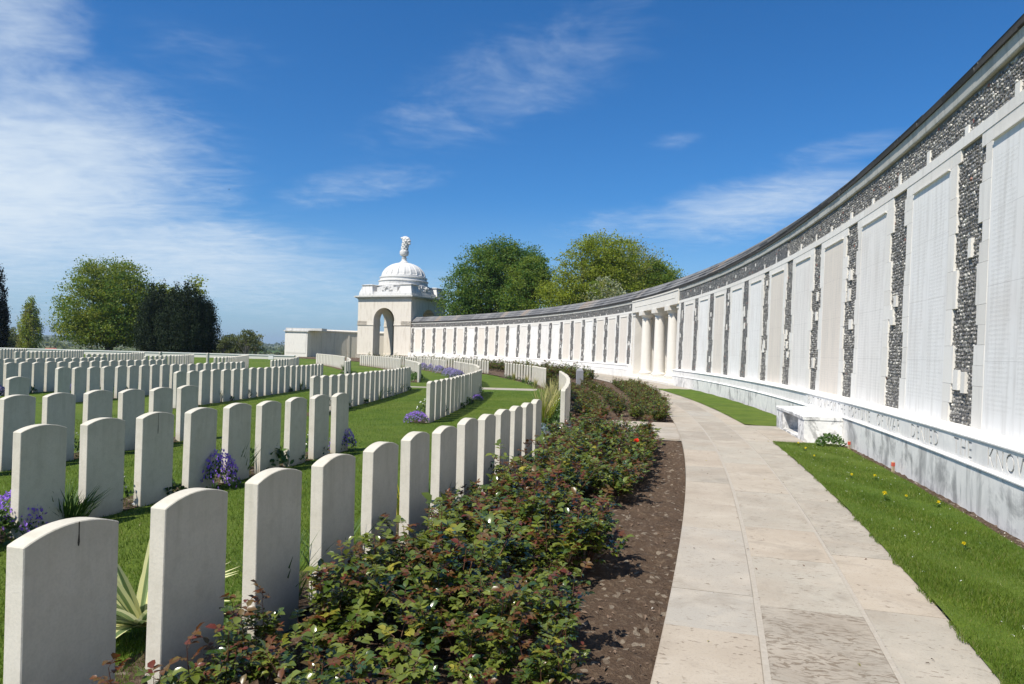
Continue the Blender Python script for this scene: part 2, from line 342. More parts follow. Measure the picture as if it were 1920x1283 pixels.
# ------------------------------------------------------------------ mesh helpers
COL = sc.collection
class MB:
    def __init__(s): s.v = []; s.f = []; s.uv = []; s.m = []; s.t = []; s.lx = []; s.n = 0
    def add(s, v, f, uv=None, m=0, t=.5, lx=None):
        v = [tuple(map(float, p)) for p in v]; k = s.n
        s.v += v; s.n += len(v)
        s.uv += ([tuple(q) for q in uv] if uv is not None else [(p[0], p[2]) for p in v])
        s.lx += (lx if lx is not None else [0.] * len(v))
        for q in f: s.f.append(tuple(i + k for i in q)); s.m.append(m); s.t.append(t)
    def box(s, x0, x1, y0, y1, z0, z1, m=0, t=.5, M=None):
        v = [(x, y, z) for x in (x0, x1) for y in (y0, y1) for z in (z0, z1)]
        f = [(0, 1, 3, 2), (4, 6, 7, 5), (0, 4, 5, 1), (2, 3, 7, 6), (0, 2, 6, 4), (1, 5, 7, 3)]
        for q in f:                                    # each face with its own flat uv
            P4 = [v[i] for i in q]; e = [max(p[k] for p in P4) - min(p[k] for p in P4) for k in range(3)]; k = e.index(min(e))
            a = [(p[0], p[1]) if k == 2 else (p[0], p[2]) if k == 1 else (p[1], p[2]) for p in P4]
            if M is not None: P4 = [M @ Vector(p) for p in P4]
            s.add(P4, [(0, 1, 2, 3)], a, m, t)
    def lathe(s, prof, seg=24, c=(0, 0, 0), m=0, t=.5, M=None, rib=None):
        v = []; uv = []; k = len(prof)
        for i in range(seg + 1):
            a = 2 * math.pi * i / seg
            for r, z in prof:
                rr = r * (1 + (rib(a, z) if rib else 0))
                p = Vector((c[0] + rr * math.cos(a), c[1] + rr * math.sin(a), c[2] + z))
                v.append(M @ p if M is not None else p); uv.append((a * max(r, .2), z))
        f = [(i * k + j, (i + 1) * k + j, (i + 1) * k + j + 1, i * k + j + 1) for i in range(seg) for j in range(k - 1)]
        s.add(v, f, uv, m, t)
    def tube(s, pts, rads, seg=6, m=0, t=.5):
        pts = [Vector(p) for p in pts]; v = []; prev = None
        for i, p in enumerate(pts):
            d = (pts[min(i + 1, len(pts) - 1)] - pts[max(i - 1, 0)]).normalized()
            u = d.orthogonal().normalized() if prev is None else (prev - d * prev.dot(d)).normalized(); prev = u; q = d.cross(u)
            for j in range(seg):
                a = 2 * math.pi * j / seg; v.append(p + (u * math.cos(a) + q * math.sin(a)) * rads[i])
        f = [(i * seg + j, i * seg + (j + 1) % seg, (i + 1) * seg + (j + 1) % seg, (i + 1) * seg + j) for i in range(len(pts) - 1) for j in range(seg)]
        f += [tuple(range(seg))[::-1], tuple(range((len(pts) - 1) * seg, len(pts) * seg))]
        s.add(v, f, None, m, t)
    def build(s, name, mats, parent=None, smooth=False):
        me = bpy.data.meshes.new(name); me.from_pydata(s.v, [], s.f)
        if not isinstance(mats, (list, tuple)): mats = [mats]
        for q in mats: me.materials.append(MATS[q])
        ul = me.uv_layers.new(name='UVMap'); idx = np.empty(len(me.loops), np.int32); me.loops.foreach_get('vertex_index', idx)
        ul.data.foreach_set('uv', np.array(s.uv, np.float32)[idx].ravel())
        me.polygons.foreach_set('material_index', np.array(s.m, np.int32))
        a = me.attributes.new('tint', 'FLOAT', 'FACE'); a.data.foreach_set('value', np.array(s.t, np.float32))
        a = me.attributes.new('lx', 'FLOAT', 'POINT'); a.data.foreach_set('value', np.array(s.lx, np.float32))
        if smooth: me.polygons.foreach_set('use_smooth', np.ones(len(me.polygons), bool))
        me.update(); return link(name, me, parent)
def link(name, me, parent=None):
    name = name.replace(' ', '_')
    o = bpy.data.objects.new(name, me); COL.objects.link(o)
    if parent is not None:
        o.parent = parent
    return o
def empty(name, loc=(0, 0, 0), rz=0):
    o = bpy.data.objects.new(name, None); o.location = loc; o.rotation_euler = (0, 0, rz); o.empty_display_size = .2
    COL.objects.link(o)
    return o
def tag(o, label=None, cat=None, group=None, kind=None):
    for k, v in (('label', label), ('category', cat), ('group', group), ('kind', kind)):
        if v: o[k] = v
    return o
def dup(root, loc=None, rz=None, sc_=None):
    c = root.copy(); COL.objects.link(c)
    if loc is not None: c.location = loc
    if rz is not None: c.rotation_euler = (0, 0, rz)
    if sc_ is not None: c.scale = sc_ if hasattr(sc_, '__len__') else (sc_,) * 3
    for ch in list(root.children):
        k = ch.copy(); COL.objects.link(k); k.parent = c
        for g in list(ch.children):
            h = g.copy(); COL.objects.link(h); h.parent = k
    return c
def soup(name, V, F, mats, mi=None, parent=None, smooth=False):
    """fast mesh from numpy: V (n,3), F (m,k) all same k"""
    me = bpy.data.meshes.new(name); k = F.shape[1]
    me.vertices.add(len(V)); me.vertices.foreach_set('co', V.astype(np.float32).ravel())
    me.loops.add(F.size); me.loops.foreach_set('vertex_index', F.astype(np.int32).ravel())
    me.polygons.add(len(F)); me.polygons.foreach_set('loop_start', np.arange(0, F.size, k, dtype=np.int32))
    for q in (mats if isinstance(mats, (list, tuple)) else [mats]): me.materials.append(MATS[q])
    if mi is not None: me.polygons.foreach_set('material_index', mi.astype(np.int32))
    if smooth: me.polygons.foreach_set('use_smooth', np.ones(len(F), bool))
    me.update(calc_edges=True); me.validate(); return link(name, me, parent)

# ------------------------------------------------------------------ wall path (plan curve of the memorial wall)
S = np.linspace(-60, 95, 1551); TH = .01464 + .01012 * S + 9e-6 * S * S
_i0 = 600
PX = np.concatenate([[0], np.cumsum(-(np.sin(TH[1:]) + np.sin(TH[:-1])) * .05)]); PY = np.concatenate([[0], np.cumsum((np.cos(TH[1:]) + np.cos(TH[:-1])) * .05)])
PX += 7.8 - PX[_i0]; PY += 33.2 - PY[_i0]
def wpt(s, off, z=0.):
    """point at arc length s along the wall, off metres behind (+) or in front (-) of its face"""
    s = np.asarray(s, float); th = np.interp(s, S, TH)
    bat = np.clip((np.asarray(z, float) - .75) / 3.12, 0, 1.5) * .063
    o = np.asarray(off, float) + bat
    return np.stack([np.interp(s, S, PX) + np.cos(th) * o, np.interp(s, S, PY) + np.sin(th) * o, np.broadcast_to(z, th.shape) * 1.], -1)
def gpt(s, off, z=0.):
    th = np.interp(s, S, TH); return np.stack([np.interp(s, S, PX) + np.cos(th) * off, np.interp(s, S, PY) + np.sin(th) * off, np.zeros_like(th) + z], -1)
def heading(s): return float(np.interp(s, S, TH))
def wprof(mb, prof, s0, s1, step=.6, closed=True, m=0, t=.5, lx=False):
    if s1 < s0: s0, s1 = s1, s0
    k = max(1, int(math.ceil((s1 - s0) / step))); ss = np.linspace(s0, s1, k + 1); L = len(prof)
    v = []; uv = []; lxs = []
    for s in ss:
        for o, z in prof:
            v.append(wpt(s, o, z)); uv.append((s, z - o)); lxs.append((s1 - s) / (s1 - s0))
    rng = range(L if closed else L - 1)
    f = [(i * L + j, i * L + (j + 1) % L, (i + 1) * L + (j + 1) % L, (i + 1) * L + j) for i in range(k) for j in rng]
    if closed: f += [tuple(range(L))[::-1], tuple(range(k * L, (k + 1) * L))]
    mb.add(v, f, uv, m, t, lxs)
def wbox(mb, s0, s1, o0, o1, z0, z1, step=.6, m=0, t=.5): wprof(mb, [(o0, z0), (o1, z0), (o1, z1), (o0, z1)], s0, s1, step, True, m, t)
def sstep(x, a, b):
    t = np.clip((x - a) / (b - a), 0, 1); return t * t * (3 - 2 * t)
def gz(s, off):
    """gentle fall of the burial ground"""
    return -.065 * sstep(s, -26, 2) * sstep(-off, 4.9, 7) * (1 - .9 * sstep(-off, 12, 22))

DS = [-40, -25, -21.7, -18.7, -15, -10, -5, 0, 7, 14, 20, 28, 36, 60]; DV = [0, .05, .15, .38, .68, 1.05, 1.6, 2.0, 3.0, 3.9, 4.7, 5.9, 7.5, 12]
def drift(s): return np.interp(s, DS, DV)
def edgeA(s): return -(4.78 + drift(s) + .17)
# ------------------------------------------------------------------ ground and setting
def sheet(name, s0, s1, ns, o0, o1, no, zf, m, kind='structure'):
    ss = np.linspace(s0, s1, ns + 1); A, Bq = np.meshgrid(ss, np.linspace(0, 1, no + 1), indexing='ij')
    O0 = o0(A) if callable(o0) else o0; O1 = o1(A) if callable(o1) else o1
    O = O0 + (O1 - O0) * Bq; Z = zf(A, O) if callable(zf) else np.full_like(A, zf)
    V = gpt(A.ravel(), O.ravel(), 0.); V[:, 2] = Z.ravel()
    I = np.arange((ns + 1) * (no + 1)).reshape(ns + 1, no + 1)
    F = np.stack([I[:-1, :-1], I[:-1, 1:], I[1:, 1:], I[1:, :-1]], -1).reshape(-1, 4)
    return tag(soup(name, V, F, m, None, None, True), kind=kind)
# base terrain: rows of rings reaching the horizon
def terrain():
    rad = np.concatenate([np.linspace(0, 110, 34), np.geomspace(125, 6500, 34)]); ang = np.linspace(0, 2 * np.pi, 121)[:-1]
    Rr, A = np.meshgrid(rad, ang, indexing='ij'); Xx = -8 + Rr * np.cos(A); Y = 30 + Rr * np.sin(A)
    Z = -.12 - 8.5 * sstep(Rr, 55, 330) + 27 * sstep(Rr, 1500, 4200) * (.6 + .4 * np.sin(A * 5 + 1) * np.sin(A * 11)) + np.where(Rr > 200, 1.2 * np.sin(Xx * .011) * np.sin(Y * .007), 0)
    V = np.stack([Xx, Y, Z], -1).reshape(-1, 3); I = np.arange(V.shape[0]).reshape(Rr.shape); J = np.roll(I, -1, 1)
    F = np.stack([I[:-1], I[1:], J[1:], J[:-1]], -1).reshape(-1, 4)
    tag(soup('ground', V, F, 'field', None, None, True), kind='structure')
terrain()
sheet('lawn', -60, 80, 280, -62, edgeA, 60, lambda s, o: gz(s, o), 'lawn grass')
def bumpy(a, b):
    r = np.random.default_rng(3); ph = r.uniform(0, 6.28, (14, 3)); fr = r.uniform(-34, 34, (14, 2))
    def f(s, o):
        z = a + 0 * s
        for (p, q, _), (x, y) in zip(ph, fr): z = z + b * np.sin(x * s + p) * np.sin(y * o + q)
        return z + r.normal(0, b * .7, s.shape)
    return f
sheet('rose bed soil', -38, -21.72, 520, -5.1, -2.905, 60, bumpy(-.035, .005), 'soil')
sheet('rose bed soil', -18.62, 66, 700, lambda s: edgeA(s) - .02, lambda s: -2.91 + np.clip((s + 18.5) * .035, 0, .5), 40, bumpy(-.03, .005), 'soil')
sheet('wall foot soil', -38, -21.3, 240, -.40, -.16, 8, bumpy(-.008, .003), 'soil')
sheet('wall foot soil', -18.5, -3.2, 120, -.34, -.16, 5, bumpy(-.012, .003), 'soil')
sheet('lawn strip', -38, -21.36, 200, -1.385, -.33, 14, lambda s, o: .012 + .012 * np.sin(s * 3.1 + o * 7) * np.sin(s * .9), 'lawn grass')
sheet('lawn strip', -18.46, -3.4, 120, lambda s: -1.46 - .02 * (s + 18), -.27, 12, lambda s, o: .012 + .008 * np.sin(s * 3.1 + o * 7), 'lawn grass')
sheet('path joint bed', -40, 66, 200, -2.90, -1.366, 6, -.006, 'joint mortar')
sheet('path joint bed', -40, 66, 200, -1.38, .1, 6, -.03, 'joint mortar')
sheet('path joint bed', -21.72, -18.6, 10, -5.1, -2.88, 8, -.02, 'joint mortar')
# stone slabs of the path
def slabs():
    mb = MB(); pit = []
    def slab(s0, s1, o0, o1, z=0., tt=None, pp=0.):
        g = .0025; jz = z + rnd.uniform(-.0015, .0015); k = max(1, int((s1 - s0) / .5)); t = rnd.random() if tt is None else tt
        ss = np.linspace(s0 + g, s1 - g, k + 1); n0 = len(mb.f); b = .006
        du, dv = rnd.uniform(0, 50), rnd.uniform(0, 50)
        rows = [(o0, jz - .06), (o0, jz - b), (o0 + b, jz), (o1 - b, jz), (o1, jz - b), (o1, jz - .06)]
        v = [gpt(s, o, zz) for s in ss for o, zz in rows]; uv = [(o + du, s + dv) for s in ss for o, zz in rows]; L = len(rows)
        f = [(i * L + j, i * L + j + 1, (i + 1) * L + j + 1, (i + 1) * L + j) for i in range(k) for j in range(L - 1)]
        f += [tuple(range(L))[::-1], tuple(range(k * L, (k + 1) * L))]
        mb.add(v, f, uv, 0, t); pit.extend([pp] * (len(mb.f) - n0))
    bands = ((-2.90, -2.415, .016), (-2.385, -1.83, .012), (-1.808, -1.372, .01))
    cuts = {0: [-33.2, -31.9, -30.55, -29.9, -28.2, -27.15, -25.9, -24.7, -23.0, -21.6], 1: [-34, -31.35, -30.05, -28.95, -28.0, -26.3, -24.2, -22.4, -21.5],
            2: [-33.5, -31.2, -29.9, -28.7, -26.6, -24.9, -23.0, -21.4]}
    tints = {0: [.6, .65, .95, .9, .55, .6, .2, .7, .3], 1: [.7, .05, .35, .7, .3, .6, .35, .5], 2: [.2, .25, .7, .15, .3, .2, .3]}
    pits = {1: {2: 1.0, 3: .35, 5: .3}, 0: {2: .35, 5: .2}, 2: {4: .5, 5: .4}}
    for bi, (a, c, g) in enumerate(bands):
        cs = [-38, *cuts[bi]]
        for i in range(len(cs) - 1):
            slab(cs[i], cs[i + 1], a, c, 0, (tints[bi][i - 1] if i > 0 else None), pits.get(bi, {}).get(i, .22))
        s = cs[-1]
        while s < 62:
            e = s + rnd.uniform(1.1, 1.9)
            slab(s, e, a + (max(0, min(.5, (s + 18.5) * .035)) if bi == 0 and s > -18.5 else 0), c, 0, None, rnd.uniform(0, .2)); s = e
    for i in range(3):                                   # apron in front of the bench, cross slabs
        slab(-21.33 + i * .96, -20.38 + i * .96, -1.365, -.80, .001, rnd.uniform(.2, .8))
    for i in range(3):
        for j in range(2): slab(-21.68 + i * 1.02, -20.68 + i * 1.02, -4.95 + j * 1.02, -3.94 + j * 1.02, .002, rnd.uniform(.1, .9))
    s = -3.3
    while s < 62:                                        # paving up to the columns and along the far wall
        e = s + rnd.uniform(.9, 1.5); slab(s, e, -1.365, -.75, .0, rnd.uniform(.5, 1)); slab(s, e, -.74, -.21 if (s < .2 or s > 9.9) else -.46, 0, rnd.uniform(.5, 1)); s = e
    o = mb.build('path', 'path slab'); a = o.data.attributes.new('pit', 'FLOAT', 'FACE'); a.data.foreach_set('value', np.array(pit, np.float32))
    tag(o, kind='structure')
    mb = MB(); pit = []                                  # narrow grass-level path between the grave plots
    for i in range(16):
        o1 = -6.7 - i * .8; v0 = 0
        slab(-6.9, -6.2 if i > 3 else -5.5, o1 - .8, o1, -.047 if i > 3 else -.045, rnd.uniform(.5, 1))
    o = mb.build('cross path', 'path slab'); a = o.data.attributes.new('pit', 'FLOAT', 'FACE'); a.data.foreach_set('value', np.array(pit, np.float32)); tag(o, kind='structure')
slabs()

# ------------------------------------------------------------------ memorial wall
D1, D2, GAP = 2.558, 2.59, 10.44
Z_EAVE = 4.57
ROOF = [(.95, 4.57), (-.065, 4.57), (-.07, 4.62), (-.03, 4.628), (-.04, 4.675), (.01, 4.685), (0., 4.728), (.05, 4.745), (.22, 4.875), (.21, 4.925),
        (.46, 5.08), (.45, 5.13), (.66, 5.26), (.72, 5.34), (.95, 5.34)]
def roof_part(parent, s0, s1):
    mb = MB(); s = s0
    while s < s1 - .05:
        e = min(s1, s + rnd.uniform(.75, 1.25)); dz = rnd.uniform(-.006, .006)
        wprof(mb, [(o + rnd.uniform(-.006, .006), z + dz) for o, z in ROOF], s + .004, e - .004, .6, True, 0, rnd.random())
        nf = len(mb.m); k = max(1, int(math.ceil((e - s - .008) / .6))); b0 = nf - 2 - k * len(ROOF)
        for q in range(k * len(ROOF)):
            if q % len(ROOF) < 7: mb.m[b0 + q] = 1
        s = e
    return mb.build('roof', ['roof slab', 'roof slab edge'], parent)
def nodules(mb, s0, s1, z0, z1, o, r):
    dz = .044; z = z0 + .018; row = 0
    while z < z1 - .012:
        s = s0 + .02 + (row % 2) * .035
        while s < s1 - .015:
            rr = rnd.uniform(.019, .033); cs_, cz_ = s + rnd.uniform(-.008, .008), z + rnd.uniform(-.008, .008); a0 = rnd.random() * 6; h = rnd.uniform(.008, .022); v = []
            th = heading(cs_)
            for k in range(6):
                a = a0 + k * 1.047 + rnd.uniform(-.25, .25); q = rr * rnd.uniform(.8, 1.2); v.append((cs_ + q * math.cos(a), cz_ + q * .85 * math.sin(a), o))
            for k in range(6): v.append((cs_ + (v[k][0] - cs_) * rnd.uniform(.5, .75), cz_ + (v[k][1] - cz_) * rnd.uniform(.5, .75), o - h * rnd.uniform(.6, 1.)))
            v.append((cs_ + rnd.uniform(-.01, .01), cz_ + rnd.uniform(-.01, .01), o - h * rnd.uniform(.7, 1.15)))
            A = np.array(v); A[:, 0] = np.clip(A[:, 0], s0, s1); A[:, 1] = np.clip(A[:, 1], z0, z1)
            W3 = wpt(A[:, 0], A[:, 2], A[:, 1]); f = [(k, (k + 1) % 6, 6 + (k + 1) % 6, 6 + k) for k in range(6)] + [(6 + k, 6 + (k + 1) % 6, 12) for k in range(6)]
            mb.add(W3, f, [(p[0], p[1]) for p in A], 2); s += rnd.uniform(.046, .060)
        z += dz; row += 1
def wall_run(name, label, s0, s1, centres, flints_every):
    root = empty(name, tuple(wpt(s0, 0, 0.))); inv = Vector(root.location)
    tag(root, label, 'wall')
    kids = []
    def B(mb, nm, m, smooth=False):
        o = mb.build(nm, m, root, smooth); o.location = -inv; kids.append(o); return o
    lo, hi = min(s0, s1), max(s0, s1)
    mb = MB(); wbox(mb, lo, hi, .035, .90, .70, 4.56); B(mb, 'wall core', 'ashlar')
    # plinth: base course, slim string course, (inscription band), weathering
    mb = MB()
    wprof(mb, [(.9, 0), (-.20, -.05), (-.20, .425), (-.185, .44), (.9, .44)], lo, hi, .5)
    wprof(mb, [(.9, .44), (-.215, .44), (-.215, .452), (-.19, .468), (.9, .468)], lo, hi, .5)
    wprof(mb, [(.9, .468), (-.163, .468), (-.163, .70), (.9, .70)], lo, hi, .5)
    wprof(mb, [(.03, .699), (-.188, .699), (-.188, .712), (-.15, .735), (-.004, .765), (.03, .765)], lo, hi, .5)
    B(mb, 'plinth', 'plinth stone' if lo < 0 else 'clean plinth stone')
    # bands
    mb = MB(); s = lo
    while s < hi - .01:
        e = min(hi, s + 1.28); wbox(mb, s + .0015, e - .0015, -.006, .1, 3.87, 3.99, .6, 0, rnd.random()); s = e
    B(mb, 'string band', 'ashlar')
    mb = MB(); wbox(mb, lo, hi if lo > 0 else -15, .004 if lo > 0 else .024, .1, 3.991, 4.42)
    if lo < 0: k0 = len(mb.m); wbox(mb, -15, hi, .004, .1, 3.991, 4.42); k1 = len(mb.m) 
    
    if lo < -14: nodules(mb, -30.5, -15, 3.995, 4.415, .025, rnd); mb.m = [1 if (k == 0 and i < k0) else k for i, k in enumerate(mb.m)]
    B(mb, 'flint frieze', ['knapped flint', 'flint mortar', 'flint nodule'] if lo < -14 else 'knapped flint')
    mb = MB(); s = lo + .6
    while s < hi - .3:
        z0 = rnd.choice([4.0, 4.12, 4.2, 4.25]); h = rnd.uniform(.09, .17); w_ = rnd.uniform(.05, .11)
        if rnd.random() < .5: z0 = 3.992
        wprof(mb, [(-.004, z0), (.05, z0), (.05, z0 + h), (-.004, z0 + h)], s, s + w_, .6, True, 0, rnd.random()); s += 1.28 + rnd.uniform(-.12, .12)
    B(mb, 'frieze block', 'ashlar')
    mb = MB(); wprof(mb, [(.3, 4.42), (-.018, 4.42), (-.024, 4.43), (-.04, 4.569), (.3, 4.569)], lo, hi); B(mb, 'cornice', 'weathered and shade grey')
    r = roof_part(root, lo, hi); r.location = -inv; kids.append(r)
    # flint strips with toothed quoins between the name panels
    crs = [.765, 1.20, 1.63, 2.05, 2.49, 2.92, 3.34, 3.72, 3.869]
    q = MB(); cs = sorted(centres)
    for i, c in enumerate(cs):
        first, last = i == 0, i == len(cs) - 1
        wd = .30
        fm = MB(); wbox(fm, c - .47, c + .47, .030 if (lo < 0 and c < -12) else .006, .06, .766, 3.869, .5)
        if lo < 0 and c < -12: nodules(fm, c - .44, c + .44, .77, 3.865, .031, rnd)
        for _ in range(3):                       # odd blocks of white stone set among the flints
            z0 = rnd.uniform(.95, 3.5); h = rnd.uniform(.12, .24); x = c + rnd.uniform(-.17, .10); ww = rnd.uniform(.08, .16)
            wprof(fm, [(-.008, z0), (.05, z0), (.05, z0 + h), (-.008, z0 + h)], x, x + ww, .6, True, 1, rnd.random())
        
        if lo < 0 and c < -12: fm.m = [3 if k == 0 else k for k in fm.m]
        B(fm, 'flint strip', ['knapped flint', 'ashlar', 'flint nodule', 'flint mortar'])
        for sd_ in (-1, 1):
            edge = .585
            if (first and sd_ < 0) : edge = c - lo
            if (last and sd_ > 0): edge = hi - c
            long_ = rnd.random() < .5
            for j in range(len(crs) - 1):
                ww = rnd.uniform(.35, .405) if long_ else rnd.uniform(.27, .32)
                if j == 7: ww = .30
                if rnd.random() < .8: long_ = not long_
                z0, z1 = crs[j] + .0015, crs[j + 1] - .0015
                sub = [(z0, z1)] if rnd.random() < .6 or j == 7 else [(z0, (z0 + z1) / 2 - .001), ((z0 + z1) / 2 + .001, z1)]
                for a, b in sub:
                    wj = ww + (rnd.uniform(-.05, .03) if len(sub) > 1 else 0)
                    x0, x1 = sorted((c + sd_ * wj, c + sd_ * edge)); wprof(q, [(rnd.uniform(-.001, .0015), a), (.08, a), (.08, b), (.0, b)], x0, x1, .6, True, 0, rnd.random())
    B(q, 'quoins', 'ashlar')
    li = MB()
    for i in range(len(cs) - 1):
        a, b = cs[i] + .585, cs[i + 1] - .585
        pm = MB(); wprof(pm, [(.0035, .766), (.06, .766), (.06, 3.72), (.0035, 3.72)], a + .001, b - .001, .5, True, 0, rnd.random()); B(pm, 'name panel', 'carved panel stone')
        wbox(li, a + .001, b - .001, 0., .08, 3.722, 3.868, .6, 0, rnd.random())
        wprof(li, [(.02, 3.700), (-.026, 3.706), (-.026, 3.72), (.02, 3.7205)], a + .03, b - .03, .6, True, 0, .2)
    B(li, 'lintel', 'ashlar')
    return root, inv
near_s1 = .62
wr, wi = wall_run('memorial_wall', 'near length of curved white memorial wall with carved name panels and flint strips beside the path', near_s1, -36.5, [-k * D1 for k in range(15)], 1)
wf, wfi = wall_run('memorial_wall', 'far length of curved white memorial wall between the column opening and the domed pavilion', 9.84, 63.0, [GAP + k * D2 for k in range(21)], 1)
# carved inscription on the near plinth
def inscription(parent, inv):
    words = [('BUT', -19.05), ('TO', -20.0), ('WHOM', -20.62), ('THE', -21.75), ('FORTUNE', -22.42), ('OF', -23.0 - .98), ('WAR', -24.42), ('DENIED', -25.12), ('THE', -26.42), ('KNOWN', -27.15), ('AND', -28.4), ('HONOURED', -29.2)]
    words = [('BUT', -18.35), ('TO', -19.1), ('WHOM', -19.6), ('THE', -20.65), ('FORTUNE', -21.35), ('OF', -22.95), ('WAR', -23.42), ('DENIED', -24.48), ('THE', -25.95), ('KNOWN', -26.83), ('AND', -28.1), ('HONOURED', -28.75)]
    mb = MB(); band = (.470, .697); prev_end = words[0][1] + .2
    for i, (wd, st) in enumerate(words):
        nxt = words[i + 1][1] if i + 1 < len(words) else st - 1.75
        cu = bpy.data.curves.new('t', 'FONT'); cu.body = wd; cu.size = .245; cu.space_character = 1.22; cu.resolution_u = 3
        ob = bpy.data.objects.new('t', cu); COL.objects.link(ob)
        for o in bpy.context.selected_objects: o.select_set(False)
        ob.select_set(True); bpy.context.view_layer.objects.active = ob
        bpy.ops.object.convert(target='CURVE'); cu = ob.data
        cu.dimensions = '2D'; cu.fill_mode = 'FRONT'; cu.extrude = 0.0
        sp = cu.splines.new('POLY'); sp.points.add(3); sp.use_cyclic_u = True
        xa = -(prev_end - st); xb = st - nxt - .03
        for p, (x, y) in zip(sp.points, ((xa, -.025), (xb, -.025), (xb, .202), (xa, .202))): p.co = (x, y, 0, 1)
        me = bpy.data.meshes.new_from_object(ob.evaluated_get(bpy.context.evaluated_depsgraph_get()))
        V = [v.co for v in me.vertices]; f = [tuple(p.vertices) for p in me.polygons]
        v = [wpt(st - p.x, -.175, .495 + p.y) for p in V]; uv = [(st - p.x, .67 + p.y) for p in V]
        mb.add(v, f, uv)
        # cut sides of the letters
        cnt = {}
        for q in f:
            for a, b in zip(q, q[1:] + q[:1]): cnt[tuple(sorted((a, b)))] = cnt.get(tuple(sorted((a, b))), 0) + 1
        for (a, b), c in cnt.items():
            if c == 1:
                pa, pb = V[a], V[b]
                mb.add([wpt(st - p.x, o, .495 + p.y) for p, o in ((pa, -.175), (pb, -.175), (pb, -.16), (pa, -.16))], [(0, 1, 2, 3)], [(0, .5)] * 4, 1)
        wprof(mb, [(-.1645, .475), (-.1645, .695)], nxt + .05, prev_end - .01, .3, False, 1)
        bpy.data.objects.remove(ob); bpy.data.meshes.remove(me); prev_end = nxt + .03
    o = mb.build('inscription band', ['plinth stone', 'carved groove shade'], parent); o.location = -inv
inscription(wr, wi)

# ------------------------------------------------------------------ column opening in the wall
def portico():
    base = Vector(wpt(5.22, 0, 0)); root = empty('colonnade', tuple(base)); tag(root, 'opening in the memorial wall with three round stone columns under a plain entablature', 'colonnade')
    def B(mb, nm, m, sm=False):
        o = mb.build(nm, m, root, sm); o.location = -base; return o
    mb = MB(); wprof(mb, [(-.06, 3.86), (4.2, 3.86), (4.2, 4.568), (-.09, 4.568), (-.09, 4.5), (-.06, 4.48)], near_s1 - .0, 9.84, .6)  # carried far back as an added ceiling that darkens the interior
    for a, b in ((1.2, 3.9), (4.1, 6.5), (6.7, 9.2)): wprof(mb, [(-.075, 4.17), (-.05, 4.17), (-.05, 4.185), (-.075, 4.185)], a, b, .6)
    B(mb, 'entablature', 'column stone'); r = roof_part(root, near_s1, 9.84); r.location = -base
    mb = MB(); wprof(mb, [(-.45, -.04), (3.3, -.04), (3.3, .10), (-.45, .10)], near_s1 - .35, 10.15, .5); wprof(mb, [(-.24, .10), (3.29, .10), (3.29, .20), (-.24, .20)], near_s1 - .05, 9.89, .5)
    B(mb, 'steps', 'column stone')
    prof = [(.40, 0), (.40, .11), (.415, .115), (.43, .16), (.415, .205), (.36, .215), (.35, .235), (.325, .27), (.315, .4)] + [(.315 - .045 * (t ** 1.6), .4 + t * 2.72) for t in np.linspace(.1, 1, 8)] + \
           [(.285, 3.15), (.29, 3.17), (.27, 3.19), (.27, 3.30), (.29, 3.32), (.335, 3.37), (.365, 3.415), (.37, 3.43)]
    for row, off in enumerate((.34, 1.42)):
        for s in (2.6, 5.2, 7.8):
            p = Vector(wpt(s, off, .2)); M_ = Matrix.Translation(p) @ Matrix.Rotation(heading(s), 4, 'Z')
            c = MB(); c.box(-.44, .44, -.44, .44, 0, .11, 0, .5, M_); c.lathe([(r_, z + .001) for r_, z in prof[1:]], 28, (0, 0, .0), 0, .5, M_)
            c.box(-.385, .385, -.385, .385, 3.43, 3.66, 0, .5, M_); B(c, 'column', 'column stone', False)
            for p_ in c.f: pass
    for s0, s1 in ((near_s1, near_s1 + .42), (9.42, 9.84)):
        mb = MB()
        for o0 in (.05, 1.12):
            wbox(mb, s0, s1, o0, o0 + .62, .2, 3.86); a, b = (s0, s1 + .05) if s0 < 3 else (s0 - .05, s1)
            wbox(mb, a, b, o0 - .04, o0 + .66, .2, .42); wbox(mb, a, b, o0 - .04, o0 + .66, 3.66, 3.859)
        B(mb, 'pilaster', 'column stone')
    mb = MB(); wbox(mb, near_s1 - .4, 10.2, 3.3, 3.6, -.04, 3.86); B(mb, 'inner shade wall', 'weathered and shade grey'); mb = MB(); wbox(mb, near_s1 - .4, near_s1 - .05, .9, 3.3, -.04, 3.86); B(mb, 'inner side wall', 'ashlar tower'); mb = MB(); wbox(mb, 9.9, 10.2, .9, 3.3, -.04, 3.86); B(mb, 'inner side wall', 'ashlar tower')  # back wall added to darken the opening; its grey paints in shade
    # semicircular court behind
    mb = MB(); c = wpt(5.22, 3.7, 0); th0 = heading(5.22); k = 26; prof = [(5.6, 0), (5.6, 4.5), (5.45, 4.55), (5.45, 4.75), (6.3, 5.2), (6.3, 0)]
    v = []; uv = []
    for i in range(k + 1):
        a = th0 - math.pi / 2 - .05 + (math.pi + .1) * i / k
        for r_, z in prof: v.append((c[0] + r_ * math.cos(a), c[1] + r_ * math.sin(a), z)); uv.append((a * 5.6, z))
    L = len(prof); mb.add(v, [(i * L + j, i * L + (j + 1) % L, (i + 1) * L + (j + 1) % L, (i + 1) * L + j) for i in range(k) for j in range(L)], uv)
    B(mb, 'court wall', 'ashlar tower')
portico()

